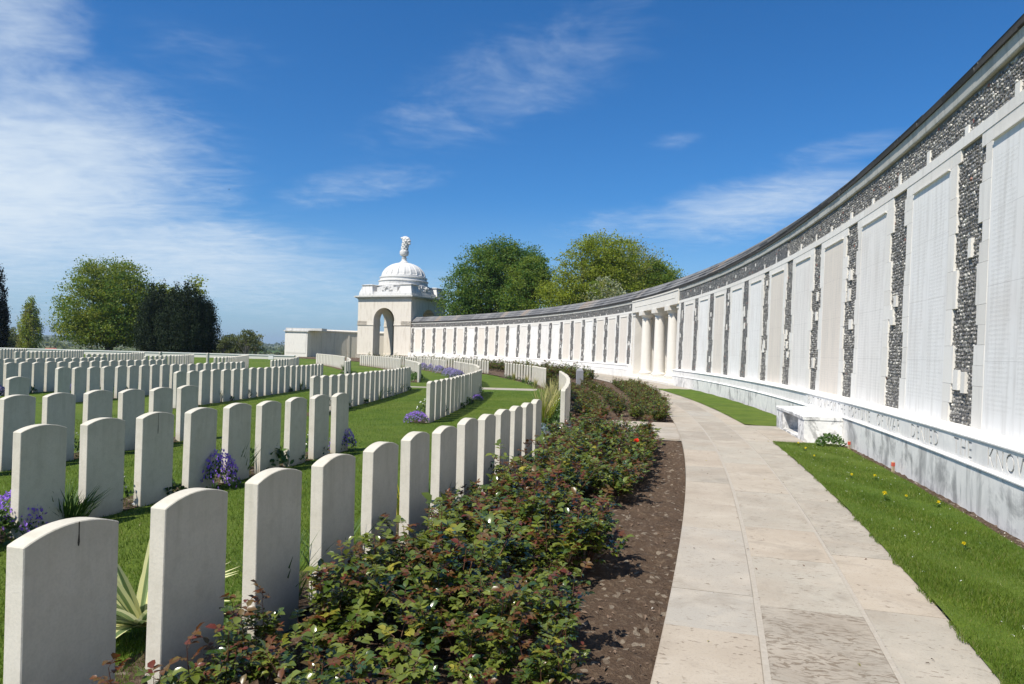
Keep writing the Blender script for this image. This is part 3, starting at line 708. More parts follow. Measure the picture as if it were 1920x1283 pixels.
# ------------------------------------------------------------------ stone bench
def bench():
    base = Vector(wpt(-19.95, -.5, 0)); root = empty('stone_bench', tuple(base)); tag(root, 'pale weathered stone bench built against the foot of the memorial wall', 'bench')
    def B(mb, nm):
        o = mb.build(nm, 'bench stone', root); o.location = -base
    mb = MB(); wprof(mb, [(-.84, .38), (-.20, .38), (-.205, .442), (-.83, .436), (-.845, .427)], -21.12, -18.5, .5); B(mb, 'seat')
    for a, b in ((-21.11, -20.6), (-19.15, -18.51)):
        mb = MB(); wbox(mb, a, b, -.825, -.19, -.03, .38); B(mb, 'end block')
    mb = MB(); wbox(mb, -20.6, -19.15, -.52, -.19, -.03, .38); wbox(mb, -20.599, -19.151, -.825, -.521, -.03, .035); B(mb, 'back block')
bench()

# ------------------------------------------------------------------ domed pavilion
def arch_wall(mb, L, H, ow, spring, y0, y1, z0=0., m=0):
    """wall along x from 0..L, thickness y0..y1, centred arched opening, local coordinates"""
    r = ow / 2; cx = L / 2; k = 18
    for y in (y0, y1):
        mb.add([(0, y, z0), (cx - r, y, z0), (cx - r, y, spring), (0, y, spring)], [(0, 1, 2, 3)], None, m); mb.add([(cx + r, y, z0), (L, y, z0), (L, y, spring), (cx + r, y, spring)], [(0, 1, 2, 3)], None, m)
        mb.add([(0, y, spring), (cx - r, y, spring), (cx - r, y, H), (0, y, H)], [(0, 1, 2, 3)], None, m); mb.add([(cx + r, y, spring), (L, y, spring), (L, y, H), (cx + r, y, H)], [(0, 1, 2, 3)], None, m)
        for i in range(k):
            a, b = math.pi * i / k, math.pi * (i + 1) / k
            x0, x1 = cx - r * math.cos(a), cx - r * math.cos(b)
            mb.add([(x0, y, spring + r * math.sin(a)), (x1, y, spring + r * math.sin(b)), (x1, y, H), (x0, y, H)], [(0, 1, 2, 3)], None, m)
    pts = [(cx - r, z0)] + [(cx - r * math.cos(math.pi * i / k), spring + r * math.sin(math.pi * i / k)) for i in range(k + 1)] + [(cx + r, z0)]
    for (xa, za), (xb, zb) in zip(pts, pts[1:]): mb.add([(xa, y0, za), (xb, y0, zb), (xb, y1, zb), (xa, y1, za)], [(0, 1, 2, 3)], [(y0, za + xa), (y0, zb + xb), (y1, zb + xb), (y1, za + xa)], m)
    mb.add([(0, y0, z0), (0, y1, z0), (0, y1, H), (0, y0, H)], [(0, 1, 2, 3)], [(y0, z0), (y1, z0), (y1, H), (y0, H)], m); mb.add([(L, y0, z0), (L, y1, z0), (L, y1, H), (L, y0, H)], [(0, 1, 2, 3)], [(y0, z0), (y1, z0), (y1, H), (y0, H)], m)
    mb.add([(0, y0, H), (L, y0, H), (L, y1, H), (0, y1, H)], [(0, 1, 2, 3)], None, m)
def rotm(mb, M_):
    mb.v = [tuple(M_ @ Vector(p)) for p in mb.v]
def tower():
    # local frame: origin at the centre, x to the right of the front face, y to the back
    L = 8.4; ang = -R(26); corner = Vector((-12.95, 91.1, 0))
    ex = Vector((math.cos(ang), math.sin(ang), 0)); ey = Vector((-math.sin(ang), math.cos(ang), 0))
    cen = corner - ex * (L / 2) + ey * (L / 2); root = empty('domed_pavilion', tuple(cen), ang)
    tag(root, 'square stone pavilion with arched openings, ribbed dome and carved finial at wall end', 'pavilion')
    h = L / 2; th = 1.45; H = 7.75
    def T(dx, dy, rz): return Matrix.Rotation(rz, 4, 'Z') @ Matrix.Translation((dx, dy, 0))
    for i in range(4):
        mb = MB()
        if i % 2 == 0: arch_wall(mb, L, H, 3.3, 4.85, 0, th, -.3); M_ = T(-h, -h, i * math.pi / 2)
        else: arch_wall(mb, L - 2 * th - .006, H - .004, 3.3, 4.85, 0, th, -.3); M_ = T(-(h - th - .003), -h, i * math.pi / 2)
        rotm(mb, M_); mb.build('arched wall', 'ashlar tower', root)
    # impost band, base course, around the four corner piers
    for nm, z0, z1, e in (('impost band', 4.22, 4.34, .075), ('impost moulding', 4.34, 4.78, .03), ('base course', -.3, .42, .10)):
        pw = (L - 3.3) / 2
        for sx in (-1, 1):
            for sy in (-1, 1):
                mb = MB(); x0, x1 = sorted((sx * (h + e), sx * (h - pw - e))); y0, y1 = sorted((sy * (h + e), sy * (h - pw - e)))
                mb.box(x0, x1, *(sorted((sy * (h + e), sy * (h - th - e)))), z0, z1)
                mb.box(*(sorted((sx * (h + e - .002), sx * (h - th - e)))), y0, y1, z0 + .002, z1 - .002); mb.build(nm, 'ashlar tower', root)
    mb = MB(); mb.box(-h - .04, h + .04, -h - .04, h + .04, H - .18, H - .02)      # architrave
    mb.box(-h + th, h - th, -h + th, h - th, H - .5, H - .19)                       # ceiling
    mb.build('architrave', 'ashlar tower', root)
    mb = MB()
    for e, z0, z1 in ((.14, H - .02, H + .06), (.30, H + .06, H + .16), (.42, H + .16, H + .30), (.30, H + .30, H + .36)): mb.box(-h - e, h + e, -h - e, h + e, z0, z1)
    mb.build('cornice', 'weathered and shade grey', root)
    z = H + .36
    mb = MB(); mb.box(-h + .05, h - .05, -h + .05, h - .05, z, z + .28, 0, .5); mb.box(-h + .3, h - .3, -h + .3, h - .3, z + .28, z + .55, 0, .7); mb.build('attic step', 'dome stone', root)
    for sx in (-1, 1):
        for sy in (-1, 1):
            mb = MB()
            def fr(x0, x1, z0, z1, e):            # tapering block
                cx, cy = sx * (h - 1.15), sy * (h - 1.15)
                v = [(cx + a * (x0 if zz == z0 else x1), cy + b * (x0 if zz == z0 else x1), zz) for zz in (z0, z1) for a, b in ((-1, -1), (1, -1), (1, 1), (-1, 1))]
                mb.add(v, [(0, 1, 2, 3), (4, 5, 6, 7), (0, 1, 5, 4), (1, 2, 6, 5), (2, 3, 7, 6), (3, 0, 4, 7)], [(p[0] + p[1], p[2]) for p in v])
            fr(1.10, 1.02, z + .28, z + .62, 0); fr(1.0, .9, z + .62, z + .95, 0); fr(.88, .78, z + .95, z + 1.38, 0); fr(.90, .92, z + 1.38, z + 1.47, 0); fr(.86, .5, z + 1.47, z + 1.56, 0)
            mb.build('corner block', 'dome stone', root)
    for i in range(4):                             # carved wreath and shield panel on each side
        mb = MB(); M_ = Matrix.Rotation(i * math.pi / 2, 4, 'Z') @ Matrix.Translation((0, -h + .55, z + .8))
        mb.box(-1.6, 1.6, 0, .8, -.6, .35, 0, .5, M_)
        mb.box(-.9, .9, .1, .9, .35, .62, 0, .5, M_)
        for j in range(16):
            a = j / 16 * 2 * math.pi; p = M_ @ Vector((.36 * math.cos(a), -.05, -.05 + .36 * math.sin(a))); mb.lathe([(0, -.11), (.10, -.06), (.12, 0), (.1, .07), (0, .11)], 7, p)
        for sx in (-1, 1):
            for j in range(9):
                p = M_ @ Vector((sx * (.55 + .1 * j), -.04, -.32 + .10 * math.sin(j * 1.3) + (.25 if j < 3 else 0))); mb.lathe([(0, -.12), (.11, -.05), (.12, .02), (.08, .09), (0, .12)], 6, p)
        p = M_ @ Vector((0, -.03, .42)); mb.lathe([(0, -.12), (.2, -.08), (.22, 0), (.12, .1), (0, .2)], 7, p)
        for a in (-.5, -.25, .25, .5):
            mb.lathe([(0, -.1), (.08, 0), (0, .16)], 5, M_ @ Vector((a, -.02, .36)))
        mb.build('carved relief', 'dome stone', root)
    zd = z + .5
    mb = MB(); k_ = .955; mb.lathe([(k_ * a_, b_) for a_, b_ in [(3.75, 0), (3.75, .35), (3.62, .40), (3.60, .85), (3.72, .92), (3.72, 1.02), (3.45, 1.12), (3.42, 1.55), (3.52, 1.60), (3.52, 1.70), (3.30, 1.78), (3.28, 2.02), (3.36, 2.08), (3.34, 2.20), (3.16, 2.25)]], 56, (0, 0, zd)); mb.build('drum', 'dome stone', root)
    z0 = zd + 2.22; k = 20
    prof = [(2.98 * math.cos(t), 2.05 * math.sin(t)) for t in np.linspace(0, R(80), 20)]
    mb = MB(); mb.lathe(prof, 240, (0, 0, z0), 0, .5, None, lambda a, zz: -.032 * (abs(((a * k / (2 * math.pi)) % 1) - .5) < .36) * (zz > .22) * (zz < 1.98)); mb.build('ribbed dome', 'dome stone', root)
    zt = z0 + 2.0
    mb = MB(); mb.lathe([(.62, -.12), (.62, .06), (.48, .16), (.34, .3), (.30, .55), (.36, .62), (.36, .68), (.26, .74), (.24, .86), (.34, .94), (.52, 1.02), (.60, 1.2), (.62, 1.45), (.60, 1.6), (.5, 1.68), (.42, 1.74), (0, 1.75)], 24, (0, 0, zt))
    mb.build('finial pedestal', 'dome stone', root)
    mb = MB(); r2 = random.Random(5)
    for j in range(34):                            # carved leafy crown
        u = j / 33; a = j * 2.4; zz = 1.62 + u * 1.35; rr = .34 * (1 - .1 * u)
        mb.lathe([(0, -.24), (.17, -.1), (.22, 0), (.17, .12), (0, .28)], 7, (rr * math.cos(a) + .20 * u, rr * math.sin(a), zt + zz))
    mb.lathe([(.34, 1.6), (.38, 2.0), (.30, 2.6), (.34, 3.0), (.42, 3.15), (.25, 3.35), (0, 3.42)], 12, (.05, 0, zt))
    for j, (x, zz, r_) in enumerate(((-.34, 3.36, .2), (-.1, 3.40, .26), (.2, 3.34, .32), (.5, 3.2, .34), (.7, 2.95, .28), (.78, 2.6, .2), (-.52, 3.44, .13), (.45, 2.8, .3))):
        mb.lathe([(0, -r_), (r_ * .8, -r_ * .5), (r_, 0), (r_ * .7, r_ * .6), (0, r_)], 8, (x, 0, zt + zz))
    mb.build('carved finial', 'dome stone', root)
tower()
# the lower curved screen wall left of the pavilion, ending in a block
def screen():
    base = Vector((-29.2, 97, 0)); root = empty('screen_wall', tuple(base)); tag(root, 'low pale screen wall with square end block left of the domed pavilion', 'wall')
    pts = [Vector((-27.6, 97.6, 0))]; a = R(46); st = 1.0
    for i in range(18):
        pts.append(pts[-1] + Vector((math.cos(a), math.sin(a), 0)) * st); a -= R(4.2) if i > 1 else 0
    mb = MB(); prof = [(0, -.4), (0, 3.25), (-.10, 3.3), (-.10, 3.45), (.3, 3.62), (.9, 3.62), (.9, -.4)]; L = len(prof); v = []; uv = []
    for i, p in enumerate(pts):
        d_ = (pts[min(i + 1, 18)] - pts[max(i - 1, 0)]).normalized(); nx = Vector((-d_.y, d_.x, 0))
        for o, z in prof: v.append(p + nx * o - base + Vector((0, 0, z))); uv.append((i * st, z))
    mb.add(v, [(i * L + j, i * L + (j + 1) % L, (i + 1) * L + (j + 1) % L, (i + 1) * L + j) for i in range(18) for j in range(L)], uv); mb.build('curved wall', 'ashlar tower', root)
    for i in (2, 4, 6, 8, 10, 12):
        p = pts[i]; d_ = (pts[i + 1] - p).normalized(); nx = Vector((-d_.y, d_.x, 0)); M_ = Matrix.Translation(p - nx * .06 - base) @ Matrix.Rotation(math.atan2(d_.y, d_.x), 4, 'Z')
        mb = MB(); mb.box(-.14, .14, 0, .2, -.4, 2.9, 0, .5, M_); mb.build('pilaster strip', 'ashlar tower', root)
    M_ = Matrix.Rotation(R(-10), 4, 'Z')
    mb = MB(); mb.box(-1.65, 1.62, -.1, 1.5, -.4, 3.2, 0, .6, M_); mb.box(-1.45, 1.42, -.13, 0, .3, 2.9, 0, .8, M_); mb.build('end block', 'ashlar', root)
    mb = MB(); mb.box(-1.8, 1.77, -.25, 1.65, 3.2, 3.36, 0, .6, M_); mb.box(-1.62, 3.6, .0, 1.6, 3.36, 3.68, 0, .6, M_); mb.build('coping', 'dome stone', root)
screen()

# ------------------------------------------------------------------ headstones
def headstone_mesh(name, rise=.040, lean=0.):
    wd, th, sh = .381, .078, .773; prof = []
    k = 14; r = ((wd / 2) ** 2 + rise ** 2) / (2 * rise); a0 = math.asin(wd / 2 / r)
    prof = [(-wd / 2, -.15), (wd / 2, -.15), (wd / 2, sh)] + [(r * math.sin(a0 * (1 - 2 * i / k)), sh + rise - r + r * math.cos(a0 * (1 - 2 * i / k))) for i in range(1, k)] + [(-wd / 2, sh)]
    bm = bmesh.new(); vf = [bm.verts.new((-th / 2, y, z)) for y, z in prof]; vb = [bm.verts.new((th / 2, y, z)) for y, z in prof]
    bm.faces.new(vf); bm.faces.new(vb[::-1])
    for i in range(len(prof)):
        j = (i + 1) % len(prof); bm.faces.new((vf[i], vb[i], vb[j], vf[j]))
    bm.normal_update(); bmesh.ops.bevel(bm, geom=[e for e in bm.edges if e.calc_face_angle(0) > .5], offset=.0035, segments=1, affect='EDGES')
    bmesh.ops.recalc_face_normals(bm, faces=bm.faces); me = bpy.data.meshes.new(name); bm.to_mesh(me); bm.free(); me.materials.append(MATS['portland stone']); return me
hs_mesh = headstone_mesh('headstone')
ORD = ['first', 'second', 'third', 'fourth', 'fifth', 'sixth', 'seventh', 'eighth', 'ninth', 'tenth', 'eleventh', 'twelfth', 'thirteenth', 'fourteenth', 'fifteenth', 'sixteenth', 'seventeenth', 'eighteenth', 'nineteenth', 'twentieth'] + ['twenty-' + x for x in 'first second third fourth fifth sixth seventh eighth ninth'.split()] + ['thirtieth', 'thirty-first', 'thirty-second']
ROWN = ['row beside the rose bed', 'second row from the roses', 'third row from the roses', 'fourth row from the roses', 'fifth row from the roses', 'sixth row from the roses', 'seventh row from the roses', 'eighth row from the roses', 'ninth row from the roses', 'outermost row from the roses']
BLK = {1: 'nearest plot', 2: 'second plot', 3: 'third plot', 4: 'farthest plot'}
ROWS = [(4.78, {1: (-32.6, -25.1), 2: (-21.7, -10.0), 3: (-4.7, 7), 4: (12, 30)}), (7.45, {1: (-31.6, -25.4), 2: (-20.7, -9.3), 3: (-5, 8.1), 4: (12, 30)}),
        (10.0, {1: (-30.1, -25.2), 2: (-20.4, -8.6), 3: (-2.1, 10), 4: (13, 28)}), (13.3, {1: (-27, -25.0), 2: (-20.1, -8), 3: (-1.1, 10.5), 4: (14, 28)}),
        (16.05, {2: (-20.4, -8.8), 3: (-3.8, 9)}), (18.9, {2: (-19, -9.0), 3: (-2.1, 11)}), (21.4, {2: (-15.4, -8.5), 3: (-3.7, 6.4)}), (24.3, {3: (-2.6, 8.8)}), (28.1, {3: (-.9, 12.7)}), (31.3, {3: (7, 13.7)})]
fpx = 1342.
def seen(x, y, z):                       # how large (px of photo height per metre) and whether inside the view, for choosing which to keep
    u = 960 + fpx * x / max(y, .1); return fpx / max(y, .1), (-260 < u < 2050 and y > 1.2)
LITTLE = {(0, 1, 0): 'nearest headstone at left edge, dark drip stain below its curved top', (0, 1, 1): 'second headstone beside the roses, striped yucca leaves behind it'}
stones = []; hdr = {}
for ri, (o0, blocks) in enumerate(ROWS):
    for b, (s0, s1) in blocks.items():
        cnt = int(round((s1 - s0) / (.6 if b < 3 else .68))) + 1
        for i in range(cnt):
            s = s0 + (s1 - s0) * i / (cnt - 1) + rnd.uniform(-.012, .012); off = -(o0 + float(drift(s)))
            p = gpt(s, off, float(gz(s, off))); e = .3
            q0 = gpt(s - e, -(o0 + float(drift(s - e)))); q1 = gpt(s + e, -(o0 + float(drift(s + e)))); rz = math.atan2(q1[1] - q0[1], q1[0] - q0[0]) - math.pi / 2; f_ = {1: 0., 2: .45}.get(b, 1.) * (1 if ri < 2 else .4 if ri == 2 else 0); rz = rz * (1 - f_) + heading(s) * f_ + (.13 if b > 2 and ri > 4 else 0)
            sc_, ok = seen(p[0], p[1], 0)
            if ok: stones.append((sc_, ri, b, i, s, tuple(p), rz))
stones.sort(key=lambda a: -a[0]); far = stones[300:]; near = stones[:300]
STONES = {}
for k, (sc_, ri, b, i, s, p, rz) in enumerate(near):
    o = bpy.data.objects.new('headstone', hs_mesh); COL.objects.link(o)
    o.location = (p[0], p[1], p[2] + rnd.uniform(-.012, .008)); o.rotation_euler = (rnd.uniform(-.007, .007), rnd.uniform(-.009, .009), rz + rnd.uniform(-.02, .02))
    lab = LITTLE.get((ri, b, i)) or 'white round-topped headstone, %s from near end, %s, %s' % (ORD[i], ROWN[ri], BLK[b])
    tag(o, lab, 'headstone', 'white headstones set in curved rows'); STONES[(ri, b, i)] = o
if far:
    mb = MB()
    hv = [v.co.copy() for v in hs_mesh.vertices]; hf = [tuple(f.vertices) for f in hs_mesh.polygons]
    for (_, ri, b, i, s, p, rz) in far:
        M_ = Matrix.Translation(p) @ Matrix.Rotation(rz, 4, 'Z'); mb.add([M_ @ v for v in hv], hf)
    tag(mb.build('headstones', 'portland stone'), 'hundreds of tiny white headstones in the farthest rows near the pavilion', 'headstones', None, 'stuff')
for (x, y), lab in (((-20.2, 41.2), 'single headstone standing alone in front of the dark yews'), ((-17.9, 42.2), 'single headstone standing alone on grass right of the yews')):
    o = bpy.data.objects.new('headstone', hs_mesh); COL.objects.link(o); o.location = (x, y, 0.0); o.rotation_euler = (0, 0, R(8)); tag(o, lab, 'headstone', 'white headstones set in curved rows')
# dark drip stain on the two stones that carry one
for key, dy, l in (((0, 1, 0), .015, .085), ((1, 1, 4), -.01, .19)):
    if key in STONES:
        s_ = STONES[key]; mb = MB(); x = .0392
        zt = .773 + .038
        pts = [(x, dy - .002, zt), (x, dy + .0025, zt), (x, dy + .003, zt - l * .5), (x, dy + .0048, zt - l * .85), (x, dy + .002, zt - l), (x, dy - .003, zt - l), (x, dy - .0052, zt - l * .85), (x, dy - .002, zt - l * .5)]
        mb.add(pts, [tuple(range(8))]); mb.build('drip stain', 'dark void', s_)

# ------------------------------------------------------------------ leaves
def leaf_soup(P, D, Nn, size, width, shape='rose'):
    """P base points, D directions, Nn normals: returns verts and quad faces of folded leaves"""
    n_ = len(P); D = D / np.linalg.norm(D, axis=1, keepdims=True); W_ = np.cross(D, Nn); W_ /= np.linalg.norm(W_, axis=1, keepdims=True) + 1e-9; Nn = np.cross(W_, D)
    size = np.broadcast_to(size, (n_,))[:, None]; width = size * width
    def pt(a, b, c): return P + D * size * a + W_ * width * b + Nn * size * c
    if shape == 'quad':
        V = np.stack([pt(0, 0, 0), pt(.5, -.5, .08), pt(1, 0, 0), pt(.5, .5, .08)], 1); F = np.array([[0, 1, 2, 3]])
    elif shape == 'blade':
        V = np.stack([pt(0, -.5, 0), pt(0, .5, 0), pt(.55, .45, .06), pt(.55, -.45, .06), pt(1, .04, -.10), pt(1, -.04, -.10)], 1); F = np.array([[0, 1, 2, 3], [3, 2, 4, 5]])
    else:
        V = np.stack([pt(0, 0, 0), pt(.33, 0, .03), pt(.70, 0, .0), pt(1, 0, -.14), pt(.28, -.42, .13), pt(.66, -.38, .10), pt(.28, .42, .13), pt(.66, .38, .10)], 1)
        F = np.array([[0, 4, 5, 1], [1, 5, 3, 2], [0, 1, 7, 6], [1, 2, 3, 7]]); F = np.array([[0, 1, 5, 4], [1, 2, 3, 5], [0, 6, 7, 1], [1, 7, 3, 2]])
    k = V.shape[1]; FF = (F[None] + (np.arange(n_) * k)[:, None, None]).reshape(-1, 4)
    return V.reshape(-1, 3), FF, len(F)
def rand_dir(n_, up=0., r=nr):
    d = r.normal(size=(n_, 3)); d /= np.linalg.norm(d, axis=1, keepdims=True); d[:, 2] += up; return d / np.linalg.norm(d, axis=1, keepdims=True)

def make_rose(seed, rad, h, ncane, per, lod=1.):
    r = np.random.default_rng(seed); rr = random.Random(seed); root = empty('rose_bush'); mb = MB(); P = []; D = []; Nn = []; Sz = []; Mi = []
    wood = MB()
    for _ in range(3):
        a = rr.uniform(0, 6.28); wood.tube([(0, 0, -.05), (.05 * math.cos(a), .05 * math.sin(a), .07), (.12 * math.cos(a), .12 * math.sin(a), .14 + rr.random() * .08)], [.016, .012, .008], 5)
    wood.build('old stem', 'old rose wood', root)
    for c in range(ncane):
        a = c * 2.4 + rr.uniform(-.4, .4); rr_ = rad * rr.uniform(.15, 1.0); hh = h * (rr.uniform(.5, .98) if rr.random() < .86 else rr.uniform(1.05, 1.35)) * (1 - .25 * (rr_ / rad) ** 2)
        b = Vector((.06 * math.cos(a), .06 * math.sin(a), .05)); tip = Vector((rr_ * math.cos(a), rr_ * math.sin(a), hh)); mid = b.lerp(tip, .5) + Vector((math.cos(a), math.sin(a), 0)) * rad * .10
        pts = [b.lerp(mid, t) * (1 - t) + mid.lerp(tip, t) * t for t in np.linspace(0, 1, 6)]
        mb.tube(pts, [.0042, .0040, .0036, .0032, .0026, .0016], 4)
        for k in range(per):
            t = .22 + .80 * k / (per - 1); t = min(t, 1); j = min(4, int(t * 5)); p = pts[j].lerp(pts[j + 1], t * 5 - j) if j < 5 else pts[5]
            aa = rr.uniform(0, 6.28); el = rr.uniform(.0, .9); d = Vector((math.cos(aa) * math.cos(el), math.sin(aa) * math.cos(el), math.sin(el))); ln = rr.uniform(.05, .085)
            mb.tube([p, p + d * ln], [.0013, .0009], 3)
            bronze = t > .80 and rr.random() < .48; q = rr.random(); m_ = 2 if bronze else (3 if q < .035 else (1 if q < .4 else 0))
            side = d.cross(Vector((0, 0, 1))).normalized(); sz = rr.uniform(.043, .063) * (.76 if bronze else 1)
            for u, sg in ((.45, -1), (.45, 1), (.8, -1), (.8, 1), (1, 0)):
                P.append(p + d * ln * u); dd = (d * (.55 if sg else 1) + side * sg + Vector((0, 0, rr.uniform(-.35, .15)))); D.append(dd)
                Nn.append((Vector((0, 0, 1)) + d * rr.uniform(-.5, .2) + side * rr.uniform(-.5, .5))); Sz.append(sz * rr.uniform(.8, 1.15) * (1.12 if sg == 0 else 1)); Mi.append(m_)
    P, D, Nn, Sz, Mi = (np.array(x, float) for x in (P, D, Nn, Sz, Mi)); V, F, k = leaf_soup(P, D, Nn, Sz, .72)
    mb.build('canes', 'rose cane', root)
    soup('leaves', V, F, ['rose leaf green', 'rose leaf dark', 'rose leaf bronze', 'rose leaf yellow'], np.repeat(Mi, k), root)
    return root
rose_v = [make_rose(20 + i, .32 + .02 * (i % 3), .40 + .03 * (i % 4), 12, 12) for i in range(6)]
used = set()
def put(proto_list, x, y, z, sc0, label, cat, group, far_=False):
    i = rnd.randrange(len(proto_list)); pr = proto_list[i]
    if id(pr) in used: o = dup(pr)
    else: used.add(id(pr)); o = pr
    o.location = (x, y, z); o.rotation_euler = (rnd.uniform(-.06, .06), rnd.uniform(-.06, .06), rnd.uniform(0, 6.28)); o.scale = sc0 if hasattr(sc0, '__len__') else (sc0,) * 3
    tag(o, label, cat, group); return o
rose_objs = []
s = -33.9
while s < -22.15:
    for row, off in enumerate((-4.42, -4.02, -3.62 if s > -30 else -3.70) + ((-3.36,) if s < -31.2 else ())):
        ss = s + rnd.uniform(-.12, .12) + row * .13; oo = off + rnd.uniform(-.07, .07)
        if row == 2 and rnd.random() < .10: continue
        if row == 3 and rnd.random() < .35: continue
        if row == 2: oo += .05 if s < -26 else .10
        p = gpt(ss, oo, -.03)
        if p[1] < 1.55: continue
        rose_objs.append(put(rose_v, p[0], p[1], -.03, rnd.uniform(.82, 1.12) * (.86 if s < -31 else 1) * (.9 if row == 2 else .8 if row == 3 else 1), 'low rose bush with glossy green and bronze leaves in the nearest bed', 'rose bush', 'rose bushes in the nearest bed'))
    s += .40
s = -18.2
while s < -1.2:
    oA = float(edgeA(s))
    for off in (oA + .55, oA + .95, -3.70 + max(0, (s + 18) * .03), -3.30 + max(0, (s + 18) * .03), -3.12 + max(0, (s + 18) * .035)):
        ss = s + rnd.uniform(-.14, .14); p = gpt(ss, off + rnd.uniform(-.06, .06), -.03)
        put(rose_v, p[0], p[1], -.03, rnd.uniform(.60, .84), 'leafy low rose bush in the bed beyond the cross slabs', 'rose bush', 'rose bushes in the second bed')
    if s > -16 or rnd.random() < .4:
        mid = (oA + .98 - 3.62) / 2 + rnd.uniform(-.1, .1); p = gpt(s, mid, -.03); put(rose_v, p[0], p[1], -.03, .72, 'leafy low rose bush in the bed beyond the cross slabs', 'rose bush', 'rose bushes in the second bed')
    s += .5
s = 1.5
while s < 50:
    for fr_ in (.35, .8):
        off = float(edgeA(s)) * (1 - fr_) + -3.2 * fr_; p = gpt(s + rnd.uniform(-.2, .2), off, -.03)
        put(rose_v, p[0], p[1], -.03, rnd.uniform(1.25, 1.6), 'rose bush in the far bed at the foot of the memorial wall', 'rose bush', 'rose bushes below the far wall')
    s += 1.15 if s > 12 else .8
# one red rose in the nearest bed
b_ = min(rose_objs, key=lambda o: (o.location.x - 1.52) ** 2 + (o.location.y - 8.4) ** 2)
b_['label'] = 'rose bush with a single open red flower, near bed beside path'; b_['group'] = 'rose bushes in the nearest bed'
V, F, k = leaf_soup(np.zeros((16, 3)) + [0.02, 0, .56], rand_dir(16, .5), rand_dir(16, .6), .05, .95)
fl = soup('red flower', V, F, 'red petal', None, b_)

# ------------------------------------------------------------------ border plants
def tuft(name, parts, seed):
    """parts: list of (child name, material, n, kind, radius, height, size, width)"""
    root = empty(name); r = np.random.default_rng(seed)
    for (cn, m, n_, kind, rad, h, size, wd) in parts:
        a = r.uniform(0, 6.28, n_); q = np.sqrt(r.random(n_)) * rad
        if kind == 'mound':
            zz = h * np.sqrt(np.clip(1 - (q / rad) ** 2, 0, 1)) * r.uniform(.55, 1.0, n_); P = np.stack([q * np.cos(a), q * np.sin(a), zz], -1); D = rand_dir(n_, .3, r); Nn = P / rad + rand_dir(n_, .8, r) * .8
            V, F, k = leaf_soup(P, D, Nn, size * r.uniform(.7, 1.3, n_), wd, 'rose' if size > .04 else 'quad')
        elif kind == 'crust':
            zz = h * np.sqrt(np.clip(1 - (q / rad) ** 2, 0, 1)) * r.uniform(.94, 1.1, n_) + .01; P = np.stack([q * np.cos(a), q * np.sin(a), zz], -1); D = rand_dir(n_, 0, r); Nn = P / rad * [1, 1, 1.5] + rand_dir(n_, .5, r) * .5
            V, F, k = leaf_soup(P, D, Nn, size * r.uniform(.7, 1.3, n_), wd, 'quad')
        else:
            P = np.stack([q * .35 * np.cos(a), q * .35 * np.sin(a), 0 * a], -1); sp = rad / h * .9; D = np.stack([np.cos(a) * sp * r.uniform(.1, 1.1, n_), np.sin(a) * sp * r.uniform(.1, 1.1, n_), np.ones(n_)], -1)
            Nn = np.stack([np.cos(a), np.sin(a), .3 + 0 * a], -1) * -1 + r.normal(0, .3, (n_, 3)); V, F, k = leaf_soup(P, D, Nn, h * r.uniform(.6, 1.05, n_), size, 'blade')
        soup(cn, V, F, m, None, root)
    return root
aub = [tuft('aubrieta', [('leaves', 'herb leaf', 350, 'mound', .20, .15, .028, .6), ('flowers', 'aubrieta purple', 620, 'crust', .21, .17, .017, .9)], 40 + i) for i in range(2)]
cat_ = [tuft('lavender', [('leaves', 'herb leaf', 500, 'mound', .28, .27, .04, .5), ('flowers', 'lilac bloom', 900, 'crust', .28, .30, .03, .8)], 50)]
herbs = [tuft('border_plant', [('leaves', 'herb leaf', 190, 'mound', .17, .20, .05, .6)], 60), tuft('border_plant', [('leaves', 'dark herb leaf', 170, 'mound', .15, .13, .045, .7)], 61),
         tuft('border_plant', [('leaves', 'herb leaf', 70, 'blade', .22, .30, .035, 1)], 62), tuft('border_plant', [('leaves', 'dark herb leaf', 140, 'mound', .13, .24, .035, .5), ('flowers', 'daisy white', 24, 'crust', .13, .26, .022, .9)], 63)]
fern = tuft('day_lily', [('leaves', 'herb leaf', 130, 'blade', .30, .34, .045, 1)], 70)
iris = tuft('iris', [('leaves', 'straw leaf', 34, 'blade', .24, .78, .034, 1), ('green leaves', 'lime tree leaf', 30, 'blade', .24, .6, .034, 1), ('low leaves', 'herb leaf', 160, 'mound', .24, .34, .05, .7)], 71)
blue = tuft('lavender', [('leaves', 'blue grey leaf', 420, 'mound', .24, .22, .045, .25)], 72)
yell = tuft('spurge', [('leaves', 'herb leaf', 120, 'mound', .13, .18, .035, .6), ('flowers', 'dandelion yellow', 240, 'crust', .13, .24, .016, .9)], 73)
grey = tuft('lambs_ear', [('leaves', 'blue grey leaf', 40, 'blade', .12, .26, .11, 1), ('new leaves', 'dark herb leaf', 90, 'mound', .15, .15, .035, .6)], 74)
spire = tuft('toadflax', [('stems', 'herb leaf', 7, 'blade', .06, .42, .02, 1), ('flowers', 'dandelion yellow', 26, 'blade', .06, .42, .015, 1)], 75)
def place(pr, s, off, sc0, label, cat, group=None, first=[set()]):
    z = float(gz(s, off)); p = gpt(s, off, z); return put(pr if isinstance(pr, list) else [pr], p[0], p[1], z, sc0, label, cat, group)
place(aub, -30.45, -7.62, (1.1, 1.1, 1.6), 'purple aubrieta mound at foot of headstone by the left edge', 'aubrieta')
place(aub, -28.3, -7.42, (1.05, 1.05, 1.9), 'bright purple aubrieta spilling between two headstones in second row', 'aubrieta')
place(aub, -25.25, -7.52, (.9, .9, 1.7), 'purple aubrieta behind last headstone of nearest second row', 'aubrieta')
place(aub, -21.05, -7.85, 1.2, 'purple aubrieta cushion at the near end of a headstone row', 'aubrieta')
